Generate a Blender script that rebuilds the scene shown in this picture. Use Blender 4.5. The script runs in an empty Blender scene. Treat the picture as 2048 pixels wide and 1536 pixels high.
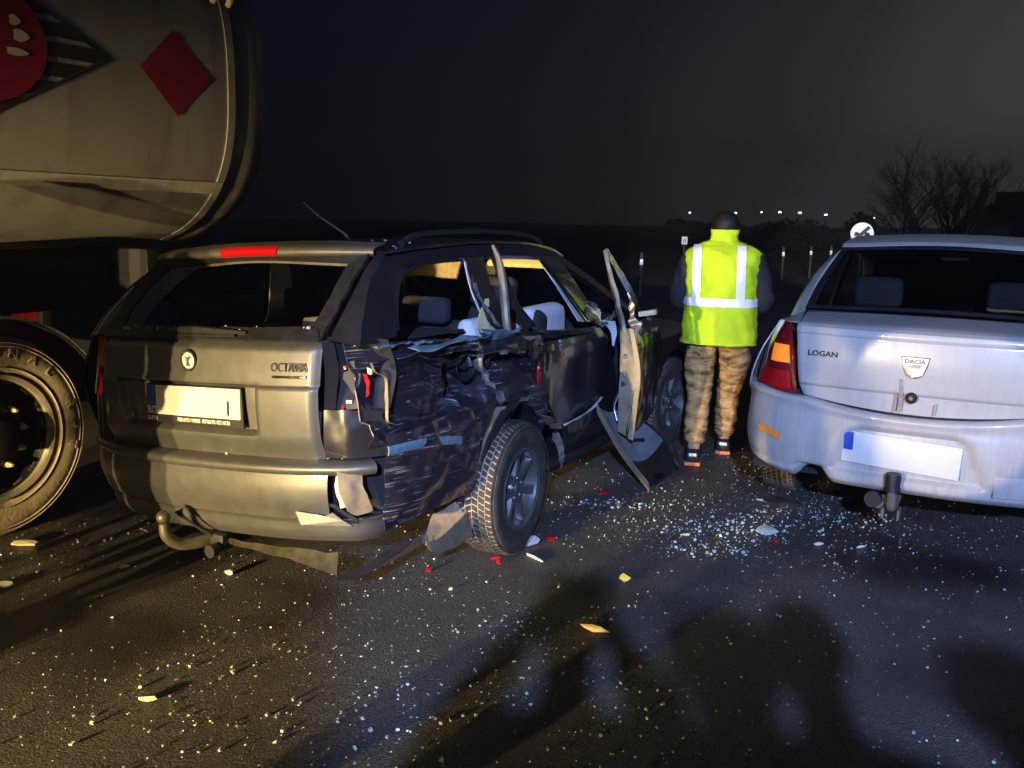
import bpy, bmesh, math, random
import numpy as np
from mathutils import Vector, Matrix, noise

random.seed(7); rng = np.random.default_rng(11)
R = math.radians
scene = bpy.context.scene
COL = scene.collection

# ------------------------------------------------------------------ camera
cam_d = bpy.data.cameras.new('camera'); cam = bpy.data.objects.new('camera', cam_d); COL.objects.link(cam)
cam_d.sensor_width = 36.0; cam_d.lens = 1860.0 / 2048 * 36; cam_d.clip_start = 0.05; cam_d.clip_end = 3000
cam.matrix_world = (Matrix.Translation((0, 0, 1.578)) @ Matrix.Rotation(R(90 - 10.08), 4, 'X') @ Matrix.Rotation(R(1.19), 4, 'Z'))
scene.camera = cam

# ------------------------------------------------------------------ night sky
w = bpy.data.worlds.new('World'); scene.world = w; w.use_nodes = True
nt = w.node_tree; nt.nodes.clear()
def N(nt, t, **k):
    n = nt.nodes.new(t)
    for a, b in k.items(): setattr(n, a, b)
    return n
def L(nt, a, b): nt.links.new(a, b)
def M_(nt, op, a, b=None, clamp=False):
    n = N(nt, 'ShaderNodeMath', operation=op); n.use_clamp = clamp
    for i, v in enumerate((a, b)):
        if v is None: continue
        if hasattr(v, 'type'): L(nt, v, n.inputs[i])
        else: n.inputs[i].default_value = v
    return n.outputs[0]
tc = N(nt, 'ShaderNodeTexCoord')
def dotdir(az, el):
    v = N(nt, 'ShaderNodeVectorMath', operation='DOT_PRODUCT')
    L(nt, tc.outputs['Generated'], v.inputs[0])
    v.inputs[1].default_value = (math.sin(R(az)) * math.cos(R(el)), math.cos(R(az)) * math.cos(R(el)), math.sin(R(el)))
    return v.outputs['Value']
sep = N(nt, 'ShaderNodeSeparateXYZ'); L(nt, tc.outputs['Generated'], sep.inputs[0])
hz = M_(nt, 'POWER', M_(nt, 'SUBTRACT', 1.0, M_(nt, 'ABSOLUTE', sep.outputs['Z']), True), 7.0)          # low haze along the horizon
glow = M_(nt, 'POWER', M_(nt, 'MAXIMUM', dotdir(52, 4), 0.0), 9.0)                                          # town glow, one side
mid = M_(nt, 'MULTIPLY', hz, M_(nt, 'POWER', M_(nt, 'MAXIMUM', dotdir(24, 0), 0.0), 12.0))
def scaled(col, f):
    m = N(nt, 'ShaderNodeVectorMath', operation='SCALE'); m.inputs[0].default_value = col
    L(nt, f, m.inputs['Scale']); return m.outputs[0]
def vadd(a, b):
    m = N(nt, 'ShaderNodeVectorMath', operation='ADD'); L(nt, a, m.inputs[0]); L(nt, b, m.inputs[1]); return m.outputs[0]
base = N(nt, 'ShaderNodeCombineXYZ')
for i, v in enumerate((0.0040, 0.0038, 0.0105)): base.inputs[i].default_value = v
nz = N(nt, 'ShaderNodeTexNoise'); nz.inputs['Scale'].default_value = 2.2; nz.inputs['Detail'].default_value = 4
L(nt, tc.outputs['Generated'], nz.inputs['Vector'])
cl = M_(nt, 'ADD', M_(nt, 'MULTIPLY', nz.outputs['Fac'], 0.5), 0.75)
tot = vadd(vadd(base.outputs[0], scaled((0.40, 0.315, 0.265), M_(nt, 'MULTIPLY', M_(nt, 'MULTIPLY', glow, cl), M_(nt, 'POWER', M_(nt, 'SUBTRACT', 1.0, M_(nt, 'ABSOLUTE', sep.outputs['Z']), True), 5.0)))), scaled((0.030, 0.034, 0.036), mid))
bg = N(nt, 'ShaderNodeBackground'); bg.inputs['Strength'].default_value = 1.0
L(nt, tot, bg.inputs['Color'])
wo = N(nt, 'ShaderNodeOutputWorld'); L(nt, bg.outputs[0], wo.inputs['Surface'])

# ------------------------------------------------------------------ lamps of the vehicles standing behind the photographer, then added spots
def spot(name, loc, target, power, col, cone, blend, rad):
    d = bpy.data.lights.new(name, 'SPOT'); o = bpy.data.objects.new(name, d); COL.objects.link(o)
    d.energy = power; d.color = col; d.spot_size = R(cone); d.spot_blend = blend; d.shadow_soft_size = rad
    o.location = loc
    o.rotation_euler = (Vector(target) - Vector(loc)).to_track_quat('-Z', 'Y').to_euler()
    return o
WARM = (1.0, 0.74, 0.33); COOL = (0.35, 0.50, 1.0)
def az_target(loc, az, el, d=10): return (loc[0] + d * math.sin(R(az)) * math.cos(R(el)), loc[1] + d * math.cos(R(az)) * math.cos(R(el)), loc[2] + d * math.sin(R(el)))
for hl in ((-5.62, -3.48, 0.88), (-5.08, -3.82, 0.88)):                  # dipped headlamps: most of the light stays low
    spot('headlamp', hl, az_target(hl, 24.0, -6.5), 6000, WARM, 39, 0.9, 0.06)
FL = (-0.6, -6.2, 4.05)
spot('mast_floodlight', FL, az_target(FL, 11.3, -18), 8600, COOL, 26, 0.30, 0.08)
spot('boot_fill_spot', (-1.25, 0.75, 1.12), (2.02, 4.30, 0.74), 820, (1.0, 0.78, 0.50), 10.5, 0.22, 0.02)     # added unseen spot that lays a warm patch on the sedan's boot
spot('sign_fill_spot', FL, (9.3, 27.4, 1.1), 42000, (0.9, 0.95, 1.0), 6.5, 0.5, 0.1)  # added narrow spot to brighten the far sign and reflector posts
spot('sign_fill_spot', FL, (3.6, 22.5, 1.15), 26000, (0.9, 0.95, 1.0), 4.6, 0.5, 0.1)  # added likewise to brighten the marker plate and nearest post

scene.view_settings.view_transform = 'Standard'; scene.view_settings.look = 'None'
scene.view_settings.exposure = 0.0; scene.view_settings.gamma = 1.0; scene.view_settings.use_curve_mapping = False
scene.render.engine = 'CYCLES'
scene.cycles.use_denoising = True
scene.cycles.use_adaptive_sampling = True; scene.cycles.adaptive_threshold = 0.02
scene.cycles.max_bounces = 5; scene.cycles.diffuse_bounces = 2; scene.cycles.glossy_bounces = 3; scene.cycles.transmission_bounces = 5; scene.cycles.volume_bounces = 0; scene.cycles.sample_clamp_indirect = 4.0

# ------------------------------------------------------------------ materials
def mat(name, col, rough=0.5, metal=0.0, coat=0.0, var=0.0, vscale=6.0, bump=0.0, bscale=60.0, trans=0.0, emit=None, dirt=None, spec=0.5, ior=1.45, subvar=None):
    m = bpy.data.materials.new(name); m.use_nodes = True; t = m.node_tree
    b = t.nodes['Principled BSDF']
    b.inputs['Roughness'].default_value = rough; b.inputs['Metallic'].default_value = metal
    b.inputs['Coat Weight'].default_value = coat; b.inputs['Coat Roughness'].default_value = 0.06
    b.inputs['Transmission Weight'].default_value = trans; b.inputs['Specular IOR Level'].default_value = spec; b.inputs['IOR'].default_value = ior
    c4 = (*col, 1)
    b.inputs['Base Color'].default_value = c4
    tcn = N(t, 'ShaderNodeTexCoord')
    if var or dirt:
        n = N(t, 'ShaderNodeTexNoise'); n.inputs['Scale'].default_value = vscale; n.inputs['Detail'].default_value = 8; n.inputs['Roughness'].default_value = 0.65
        L(t, tcn.outputs['Object'], n.inputs['Vector'])
        r = N(t, 'ShaderNodeValToRGB')
        r.color_ramp.elements[0].position = 0.32; r.color_ramp.elements[1].position = 0.70
        if dirt:
            r.color_ramp.elements[0].color = c4; r.color_ramp.elements[1].color = (*dirt, 1)
        else:
            r.color_ramp.elements[0].color = (*[x * (1 - var) for x in col], 1); r.color_ramp.elements[1].color = (*[min(1, x * (1 + var)) for x in col], 1)
        L(t, n.outputs['Fac'], r.inputs[0]); L(t, r.outputs[0], b.inputs['Base Color'])
        rr = N(t, 'ShaderNodeMapRange'); rr.inputs['To Min'].default_value = max(0.02, rough * 0.8); rr.inputs['To Max'].default_value = min(1, rough * 1.25)
        L(t, n.outputs['Fac'], rr.inputs[0]); L(t, rr.outputs[0], b.inputs['Roughness'])
    if bump:
        n2 = N(t, 'ShaderNodeTexNoise'); n2.inputs['Scale'].default_value = bscale; n2.inputs['Detail'].default_value = 6
        L(t, tcn.outputs['Object'], n2.inputs['Vector'])
        bp = N(t, 'ShaderNodeBump'); bp.inputs['Strength'].default_value = bump; bp.inputs['Distance'].default_value = 0.01
        L(t, n2.outputs['Fac'], bp.inputs['Height']); L(t, bp.outputs[0], b.inputs['Normal'])
    if emit:
        b.inputs['Emission Color'].default_value = (*emit[0], 1); b.inputs['Emission Strength'].default_value = emit[1]
    return m
MT = {}
MT['paint'] = mat('dark_paint', (0.020, 0.019, 0.024), 0.30, 0.35, 0.7, var=0.25, vscale=9)
MT['lit_tail_paint'] = mat('lamplit_dark_paint', (0.112, 0.110, 0.104), 0.46, 0.55, 0.15, var=0.12, vscale=14, bump=0.04, bscale=400)  # same dark body paint, lightened in colour for the lamplit rear
MT['black'] = mat('black_plastic', (0.012, 0.012, 0.014), 0.55, var=0.3, vscale=20, bump=0.05)
MT['cavity'] = mat('dark_cavity', (0.006, 0.006, 0.009), 0.7)
MT['rubber'] = mat('tyre_rubber', (0.020, 0.019, 0.018), 0.75, dirt=(0.07, 0.06, 0.048), vscale=18, bump=0.15, bscale=90)
MT['groove'] = mat('dusty_tyre_groove', (0.36, 0.30, 0.22), 0.9, var=0.35, vscale=30)
MT['alloy'] = mat('dusty_alloy', (0.16, 0.165, 0.18), 0.42, 0.6, 0.1, dirt=(0.10, 0.09, 0.08), vscale=12)
MT['chrome'] = mat('chrome', (0.7, 0.7, 0.72), 0.15, 1.0)
MT['steel'] = mat('bare_torn_metal', (0.42, 0.42, 0.44), 0.35, 0.8, var=0.4, vscale=40)
MT['dust_metal'] = mat('dusty_sheet_edge', (0.27, 0.235, 0.17), 0.45, 0.45, var=0.3, vscale=9, bump=0.06, bscale=40)
MT['hitch'] = mat('greasy_steel', (0.10, 0.09, 0.06), 0.45, 0.5, var=0.3, vscale=20)
MT['teal'] = mat('pale_teal_primer', (0.20, 0.30, 0.34), 0.5, 0.1, var=0.4, vscale=30)
MT['foam'] = mat('cream_foam', (0.72, 0.58, 0.30), 0.9, var=0.2, vscale=30, bump=0.3)
MT['flap'] = mat('dusty_brown_rubber', (0.17, 0.135, 0.09), 0.85, var=0.3, vscale=14, bump=0.1)
MT['red_lens'] = mat('red_lens', (0.38, 0.006, 0.010), 0.18, coat=0.6, spec=0.6)
MT['dark_red_lens'] = mat('dark_red_lens', (0.16, 0.004, 0.010), 0.12, coat=0.8)
MT['amber'] = mat('glowing_amber_lens', (0.9, 0.28, 0.02), 0.25, coat=0.5, bump=0.5, bscale=120, emit=((1, 0.28, 0.03), 0.55))  # amber lens with a mild glow of its own
MT['amber_reflector'] = mat('amber_reflector', (0.95, 0.30, 0.04), 0.25, coat=0.6, bump=0.4, bscale=150)
MT['plate'] = mat('plate_white', (0.62, 0.61, 0.57), 0.4, var=0.06, vscale=20)
MT['euro_blue'] = mat('plate_blue', (0.01, 0.06, 0.42), 0.4)
MT['white_print'] = mat('white_print', (0.85, 0.85, 0.85), 0.5)
MT['black_print'] = mat('black_print', (0.012, 0.012, 0.014), 0.5)
MT['badge_green'] = mat('badge_green', (0.02, 0.10, 0.04), 0.35)
MT['seat'] = mat('dark_seat_fabric', (0.018, 0.018, 0.024), 0.9, var=0.3, vscale=30)
MT['trim_light'] = mat('pale_grey_trim', (0.50, 0.50, 0.52), 0.7, var=0.08, vscale=20)
MT['liner'] = mat('pale_headliner', (0.50, 0.46, 0.38), 0.9)
MT['airbag'] = mat('airbag_cloth', (0.62, 0.66, 0.74), 0.85, var=0.08, vscale=12, bump=0.25, bscale=30)
MT['trim_dim'] = mat('scuffed_grey_trim', (0.17, 0.185, 0.22), 0.6, var=0.25, vscale=10)
MT['glass_edge'] = mat('green_glass_bits', (0.62, 0.74, 0.68), 0.12, trans=0.25, spec=0.8)
MT['glass_edge_lum'] = mat('pale_glass_bits', (0.58, 0.61, 0.57), 0.25, spec=0.8, trans=0.35)  # whitish base colour stands in for the sparkle of the glass
MT['glass_dull'] = mat('dull_glass_bits', (0.24, 0.26, 0.24), 0.3, spec=0.8)
MT['grime'] = mat('dried_dirt', (0.27, 0.24, 0.19), 0.8, var=0.3, vscale=40)
MT['tinted'] = mat('tinted_glass', (0.30, 0.33, 0.35), 0.03, trans=1.0, ior=1.2)
MT['rim_black'] = mat('black_steel_rim', (0.008, 0.008, 0.008), 0.5)
MT['truck_rubber'] = mat('dusty_truck_rubber', (0.25, 0.20, 0.13), 0.8, dirt=(0.40, 0.32, 0.20), vscale=8, bump=0.2, bscale=60)
MT['tank'] = mat('grimy_pale_tank_skin', (0.31, 0.30, 0.28), 0.5, 0.15, dirt=(0.22, 0.20, 0.175), vscale=1.6, bump=0.06, bscale=3)
def runs(m, col, sc=(7, 7, .5), lo=.5, hi=.78, amt=.7):
    t = m.node_tree; b = t.nodes['Principled BSDF']; old = b.inputs['Base Color'].links[0].from_socket
    tcn = N(t, 'ShaderNodeTexCoord'); mp = N(t, 'ShaderNodeMapping'); mp.inputs['Scale'].default_value = sc; L(t, tcn.outputs['Object'], mp.inputs[0])
    n = N(t, 'ShaderNodeTexNoise'); n.inputs['Scale'].default_value = 1.0; n.inputs['Detail'].default_value = 7; L(t, mp.outputs[0], n.inputs['Vector'])
    r = N(t, 'ShaderNodeMapRange'); r.inputs[1].default_value = lo; r.inputs[2].default_value = hi; r.inputs[4].default_value = amt; L(t, n.outputs['Fac'], r.inputs[0])
    mx = N(t, 'ShaderNodeMix', data_type='RGBA'); L(t, r.outputs[0], mx.inputs[0]); L(t, old, mx.inputs[6]); mx.inputs[7].default_value = (*col, 1); L(t, mx.outputs[2], b.inputs['Base Color'])
runs(MT['tank'], (0.13, 0.11, 0.085))
MT['tank_end'] = mat('weathered_tank_end', (0.24, 0.225, 0.20), 0.45, 0.4, var=0.3, vscale=3)
MT['strip'] = mat('worn_tank_strip', (0.44, 0.41, 0.34), 0.5, 0.2, var=0.25, vscale=9)
MT['chassis'] = mat('dark_chassis', (0.014, 0.013, 0.013), 0.6, var=0.3)
MT['placard_red'] = mat('placard_red', (0.21, 0.005, 0.016), 0.55, dirt=(0.15, 0.004, 0.012), vscale=5)
MT['placard_black'] = mat('placard_black', (0.020, 0.012, 0.010), 0.6)
MT['placard_white'] = mat('placard_white', (0.50, 0.46, 0.40), 0.6)
MT['vest'] = mat('high_visibility_cloth', (0.54, 0.75, 0.012), 0.8, var=0.16, vscale=7, bump=0.7, bscale=14)
MT['tape'] = mat('reflective_tape', (0.95, 0.96, 0.98), 0.35, spec=0.8)
MT['jacket'] = mat('dark_jacket_cloth', (0.022, 0.020, 0.024), 0.9, var=0.3, bump=0.3, bscale=12)
MT['skin'] = mat('skin', (0.42, 0.24, 0.17), 0.55, var=0.08)
MT['hair'] = mat('dark_hair', (0.010, 0.008, 0.007), 0.6, bump=0.6, bscale=80)
MT['shoe'] = mat('dark_shoe', (0.015, 0.015, 0.018), 0.6)
MT['sole'] = mat('orange_sole', (0.85, 0.22, 0.05), 0.6)
MT['reflector'] = mat('white_reflector', (0.95, 0.95, 0.95), 0.3)
MT['post'] = mat('grey_post', (0.035, 0.035, 0.035), 0.7)
MT['lamp_on'] = mat('lit_street_lamp', (1, 0.9, 0.7), 0.5, emit=((1.0, 0.86, 0.55), 14.0))
MT['bark'] = mat('bark', (0.030, 0.025, 0.022), 0.9)
MT['leaf'] = mat('dark_foliage', (0.030, 0.032, 0.022), 0.9)
MT['debris_yellow'] = mat('yellow_plastic', (0.80, 0.62, 0.10), 0.5, var=0.3, vscale=40)
MT['debris_cream'] = mat('cream_plastic', (0.80, 0.66, 0.36), 0.55, var=0.2, vscale=40)
MT['debris_pale'] = mat('pale_plastic', (0.55, 0.58, 0.52), 0.45, var=0.2, vscale=40)
MT['truck_paint'] = mat('dark_truck_paint', (0.02, 0.02, 0.022), 0.5, var=0.2)

def camo():
    m = mat('camouflage_cloth', (0.3, 0.2, 0.1), 0.9); t = m.node_tree; b = t.nodes['Principled BSDF']
    tcn = N(t, 'ShaderNodeTexCoord'); mp = N(t, 'ShaderNodeMapping'); mp.inputs['Scale'].default_value = (9, 9, 16)
    L(t, tcn.outputs['Object'], mp.inputs[0])
    n = N(t, 'ShaderNodeTexNoise'); n.inputs['Scale'].default_value = 1.3; n.inputs['Detail'].default_value = 3
    L(t, mp.outputs[0], n.inputs['Vector'])
    r = N(t, 'ShaderNodeValToRGB'); r.color_ramp.interpolation = 'LINEAR'
    e = r.color_ramp.elements
    e[0].position = 0.36; e[0].color = (0.15, 0.085, 0.030, 1); e[1].position = 0.62; e[1].color = (0.58, 0.36, 0.13, 1)
    x = e.new(0.45); x.color = (0.38, 0.22, 0.075, 1); x = e.new(0.53); x.color = (0.46, 0.28, 0.10, 1)
    L(t, n.outputs['Fac'], r.inputs[0]); L(t, r.outputs[0], b.inputs['Base Color'])
    n2 = N(t, 'ShaderNodeTexNoise'); n2.inputs['Scale'].default_value = 1.6; n2.inputs['Detail'].default_value = 3; n2.inputs['Distortion'].default_value = 1.2
    mp2 = N(t, 'ShaderNodeMapping'); mp2.inputs['Scale'].default_value = (5, 5, 14); L(t, tcn.outputs['Object'], mp2.inputs[0]); L(t, mp2.outputs[0], n2.inputs['Vector'])
    bp = N(t, 'ShaderNodeBump'); bp.inputs['Strength'].default_value = 0.8; bp.inputs['Distance'].default_value = 0.03
    L(t, n2.outputs['Fac'], bp.inputs['Height']); L(t, bp.outputs[0], b.inputs['Normal'])
    return m
MT['camo'] = camo()

def scraped():
    """dark gloss paint with dragged, whitish scrape marks"""
    m = mat('scraped_dark_paint', (0.020, 0.018, 0.024), 0.28, 0.3, 0.5); t = m.node_tree; b = t.nodes['Principled BSDF']
    tcn = N(t, 'ShaderNodeTexCoord')
    def streak(scl, rot, lo, hi, sc=1.0, dist=0.6):
        mp = N(t, 'ShaderNodeMapping'); mp.inputs['Scale'].default_value = scl; mp.inputs['Rotation'].default_value = (rot, 0, 0)
        L(t, tcn.outputs['Object'], mp.inputs[0])
        n = N(t, 'ShaderNodeTexNoise'); n.inputs['Scale'].default_value = sc; n.inputs['Detail'].default_value = 9; n.inputs['Roughness'].default_value = 0.72; n.inputs['Distortion'].default_value = dist
        L(t, mp.outputs[0], n.inputs['Vector'])
        r = N(t, 'ShaderNodeMapRange'); r.inputs[1].default_value = lo; r.inputs[2].default_value = hi; L(t, n.outputs['Fac'], r.inputs[0])
        return r.outputs[0]
    s1 = streak((3, 2.0, 105), R(13), 0.562, 0.66, 1.0, 0.25)
    s2 = streak((3, 3.8, 140), R(3), 0.582, 0.68, 1.0, 0.3)
    big = streak((2.2, 2.6, 4.4), 0, 0.48, 0.57, 1.9, 0.8)
    both = M_(t, 'MULTIPLY', M_(t, 'MAXIMUM', s1, s2), big, True)
    mx = N(t, 'ShaderNodeMix', data_type='RGBA'); L(t, both, mx.inputs[0])
    mx.inputs[6].default_value = (0.046, 0.040, 0.054, 1); mx.inputs[7].default_value = (0.60, 0.56, 0.62, 1)
    L(t, mx.outputs[2], b.inputs['Base Color'])
    rg = N(t, 'ShaderNodeMapRange'); rg.inputs['To Min'].default_value = 0.38; rg.inputs['To Max'].default_value = 0.7; L(t, both, rg.inputs[0]); L(t, rg.outputs[0], b.inputs['Roughness'])
    mt_ = M_(t, 'SUBTRACT', 0.65, M_(t, 'MULTIPLY', both, 0.65)); L(t, mt_, b.inputs['Metallic'])
    bp = N(t, 'ShaderNodeBump'); bp.inputs['Strength'].default_value = 0.06; bp.inputs['Distance'].default_value = 0.004; L(t, both, bp.inputs['Height']); L(t, bp.outputs[0], b.inputs['Normal'])
    return m
MT['scraped'] = scraped()

def dirty_white():
    m = mat('dirty_white_paint', (0.72, 0.72, 0.72), 0.35, 0, 0.35); t = m.node_tree; b = t.nodes['Principled BSDF']
    tcn = N(t, 'ShaderNodeTexCoord'); mp = N(t, 'ShaderNodeMapping'); mp.inputs['Scale'].default_value = (34, 34, 2.6); L(t, tcn.outputs['Object'], mp.inputs[0])
    n = N(t, 'ShaderNodeTexNoise'); n.inputs['Scale'].default_value = 1.4; n.inputs['Detail'].default_value = 8; n.inputs['Roughness'].default_value = 0.6; L(t, mp.outputs[0], n.inputs['Vector'])
    r = N(t, 'ShaderNodeMapRange'); r.inputs[1].default_value = 0.42; r.inputs[2].default_value = 0.80; r.inputs[4].default_value = 0.42; L(t, n.outputs['Fac'], r.inputs[0])
    n3 = N(t, 'ShaderNodeTexNoise'); n3.inputs['Scale'].default_value = 5; n3.inputs['Detail'].default_value = 10; L(t, tcn.outputs['Object'], n3.inputs['Vector'])
    r3 = N(t, 'ShaderNodeMapRange'); r3.inputs[1].default_value = 0.45; r3.inputs[2].default_value = 0.75; r3.inputs[4].default_value = 0.4; L(t, n3.outputs['Fac'], r3.inputs[0])
    sx = N(t, 'ShaderNodeSeparateXYZ'); L(t, tcn.outputs['Object'], sx.inputs[0])
    low = N(t, 'ShaderNodeMapRange'); low.inputs[1].default_value = 0.85; low.inputs[2].default_value = 0.30; low.inputs[3].default_value = 0.38; low.inputs[4].default_value = 1.0; L(t, sx.outputs['Z'], low.inputs[0])   # road spray: more grime low down
    f = M_(t, 'MULTIPLY', M_(t, 'ADD', r.outputs[0], r3.outputs[0]), low.outputs[0], True)
    mx = N(t, 'ShaderNodeMix', data_type='RGBA'); L(t, f, mx.inputs[0]); mx.inputs[6].default_value = (0.44, 0.43, 0.41, 1); mx.inputs[7].default_value = (0.19, 0.165, 0.13, 1)
    L(t, mx.outputs[2], b.inputs['Base Color'])
    rg = N(t, 'ShaderNodeMapRange'); rg.inputs['To Min'].default_value = 0.3; rg.inputs['To Max'].default_value = 0.75; L(t, f, rg.inputs[0]); L(t, rg.outputs[0], b.inputs['Roughness'])
    return m
MT['white'] = dirty_white()

def asphalt():
    m = mat('wet_asphalt', (0.03, 0.03, 0.03), 0.6); t = m.node_tree; b = t.nodes['Principled BSDF']
    tcn = N(t, 'ShaderNodeTexCoord')
    def nz(s, d=6, ro=0.6):
        n = N(t, 'ShaderNodeTexNoise'); n.inputs['Scale'].default_value = s; n.inputs['Detail'].default_value = d; n.inputs['Roughness'].default_value = ro
        L(t, tcn.outputs['Object'], n.inputs['Vector']); return n.outputs['Fac']
    vor = N(t, 'ShaderNodeTexVoronoi'); vor.inputs['Scale'].default_value = 115; L(t, tcn.outputs['Object'], vor.inputs['Vector'])
    vor2 = N(t, 'ShaderNodeTexVoronoi'); vor2.inputs['Scale'].default_value = 190; L(t, tcn.outputs['Object'], vor2.inputs['Vector'])
    big = nz(0.9, 5); fine = nz(110, 7, 0.75)
    r = N(t, 'ShaderNodeValToRGB'); e = r.color_ramp.elements
    e[0].position = 0.2; e[0].color = (0.027, 0.0245, 0.022, 1); e[1].position = 0.80; e[1].color = (0.140, 0.126, 0.110, 1)
    cmix = M_(t, 'ADD', M_(t, 'MULTIPLY', fine, 0.6), M_(t, 'MULTIPLY', big, 0.4)); L(t, cmix, r.inputs[0])
    sw = N(t, 'ShaderNodeMix', data_type='RGBA', blend_type='MULTIPLY'); sw.inputs[0].default_value = 0.85
    vr = N(t, 'ShaderNodeValToRGB'); L(t, vor2.outputs['Color'], vr.inputs[0]); vr.color_ramp.elements[0].color = (0.25, 0.25, 0.25, 1); vr.color_ramp.elements[1].color = (2.2, 2.1, 2.0, 1)
    L(t, r.outputs[0], sw.inputs[6]); L(t, vr.outputs[0], sw.inputs[7])
    pud = nz(0.75, 3, 0.5)                                                    # damp patches
    pr = N(t, 'ShaderNodeMapRange'); pr.inputs[1].default_value = 0.50; pr.inputs[2].default_value = 0.66; L(t, pud, pr.inputs[0])
    dk = N(t, 'ShaderNodeMix', data_type='RGBA'); L(t, pr.outputs[0], dk.inputs[0]); L(t, sw.outputs[2], dk.inputs[6]); dk.inputs[7].default_value = (0.020, 0.019, 0.018, 1)
    L(t, dk.outputs[2], b.inputs['Base Color'])
    rg = N(t, 'ShaderNodeMapRange'); rg.inputs['To Min'].default_value = 0.62; rg.inputs['To Max'].default_value = 0.30; L(t, pr.outputs[0], rg.inputs[0]); L(t, rg.outputs[0], b.inputs['Roughness'])
    h = M_(t, 'ADD', M_(t, 'MULTIPLY', vor.outputs['Distance'], -0.55), M_(t, 'MULTIPLY', fine, 1.0))
    bp = N(t, 'ShaderNodeBump'); bp.inputs['Distance'].default_value = 0.026
    st = N(t, 'ShaderNodeMapRange'); st.inputs['To Min'].default_value = 0.9; st.inputs['To Max'].default_value = 0.45; L(t, pr.outputs[0], st.inputs[0]); L(t, st.outputs[0], bp.inputs['Strength'])
    L(t, h, bp.inputs['Height']); L(t, bp.outputs[0], b.inputs['Normal'])
    return m
MT['asphalt'] = asphalt()
MT['verge'] = mat('dark_grass_verge', (0.035, 0.036, 0.020), 0.95, var=0.5, vscale=2, bump=1.0, bscale=20)
MT['road_paint'] = mat('worn_road_paint', (0.55, 0.55, 0.53), 0.6, var=0.3, vscale=3)

# ------------------------------------------------------------------ mesh helpers
def link(name, me, mt, parent=None, **props):
    o = bpy.data.objects.new(name, me); COL.objects.link(o)
    if mt is not None: me.materials.append(MT[mt] if isinstance(mt, str) else mt)
    if parent is not None: o.parent = parent
    for k, v in props.items(): o[k] = v
    return o
def mk(name, V, F, mt, parent=None, smooth=True, ang=38, **props):
    me = bpy.data.meshes.new(name); me.from_pydata([tuple(map(float, v)) for v in V], [], [tuple(map(int, f)) for f in F]); me.validate(); me.update()
    if smooth:
        me.shade_smooth(); me.set_sharp_from_angle(angle=R(ang))
    return link(name, me, mt, parent, **props)
def empty(name, loc=(0, 0, 0), rz=0, parent=None, **props):
    o = bpy.data.objects.new(name, None); COL.objects.link(o); o.location = loc; o.rotation_euler = (0, 0, rz); o.empty_display_size = 0.2
    if parent is not None: o.parent = parent
    for k, v in props.items(): o[k] = v
    return o
def CR(P, n):
    """Catmull-Rom resample of a polyline of points to n points"""
    P = np.asarray(P, float)
    if len(P) == 2:
        t = np.linspace(0, 1, n).reshape(-1, *([1] * (P.ndim - 1))); return P[0] * (1 - t) + P[1] * t
    Q = np.concatenate([(2 * P[0] - P[1])[None], P, (2 * P[-1] - P[-2])[None]])
    t = np.linspace(0, len(P) - 1 - 1e-9, n); i = t.astype(int); f = (t - i).reshape(-1, *([1] * (P.ndim - 1)))
    a, b, c, d = Q[i], Q[i + 1], Q[i + 2], Q[i + 3]
    return 0.5 * (2 * b + (c - a) * f + (2 * a - 5 * b + 4 * c - d) * f ** 2 + (3 * b - a - 3 * c + d) * f ** 3)
def rows(polys, m, n):
    A = np.stack([CR(p, n) for p in polys]); return CR(A, m)
def gridmesh(P, th=0.0, cu=False, cv=False):
    m, n = P.shape[:2]; idx = np.arange(m * n).reshape(m, n); F = []
    mi = m if cu else m - 1; ni = n if cv else n - 1
    for i in range(mi):
        for j in range(ni):
            F.append((idx[i, j], idx[(i + 1) % m, j], idx[(i + 1) % m, (j + 1) % n], idx[i, (j + 1) % n]))
    V = P.reshape(-1, 3)
    if th:
        gu = np.gradient(P, axis=0); gv = np.gradient(P, axis=1); nn = np.cross(gu, gv); nn /= (np.linalg.norm(nn, axis=2, keepdims=True) + 1e-9)
        B = (P - nn * th).reshape(-1, 3); k = m * n
        F2 = [tuple(k + q for q in reversed(f)) for f in F]
        rim = []
        def edge(a, b): rim.append((b, a, a + k, b + k))
        if not cv:
            for i in range(mi): edge(idx[i, 0], idx[(i + 1) % m, 0]); edge(idx[(i + 1) % m, n - 1], idx[i, n - 1])
        if not cu:
            for j in range(ni): edge(idx[0, (j + 1) % n], idx[0, j]); edge(idx[m - 1, j], idx[m - 1, (j + 1) % n])
        V = np.vstack([V, B]); F = F + F2 + rim
    return V, F
def surf(name, P, mt, parent=None, th=0.0, cu=False, cv=False, **k):
    V, F = gridmesh(P, th, cu, cv); return mk(name, V, F, mt, parent, **k)
def sheet(name, polys, mt, parent=None, th=0.004, m=10, n=16, disp=None, **k):
    P = rows(polys, m, n)
    if disp is not None: P = disp(P)
    return surf(name, P, mt, parent, th, **k)
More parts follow.
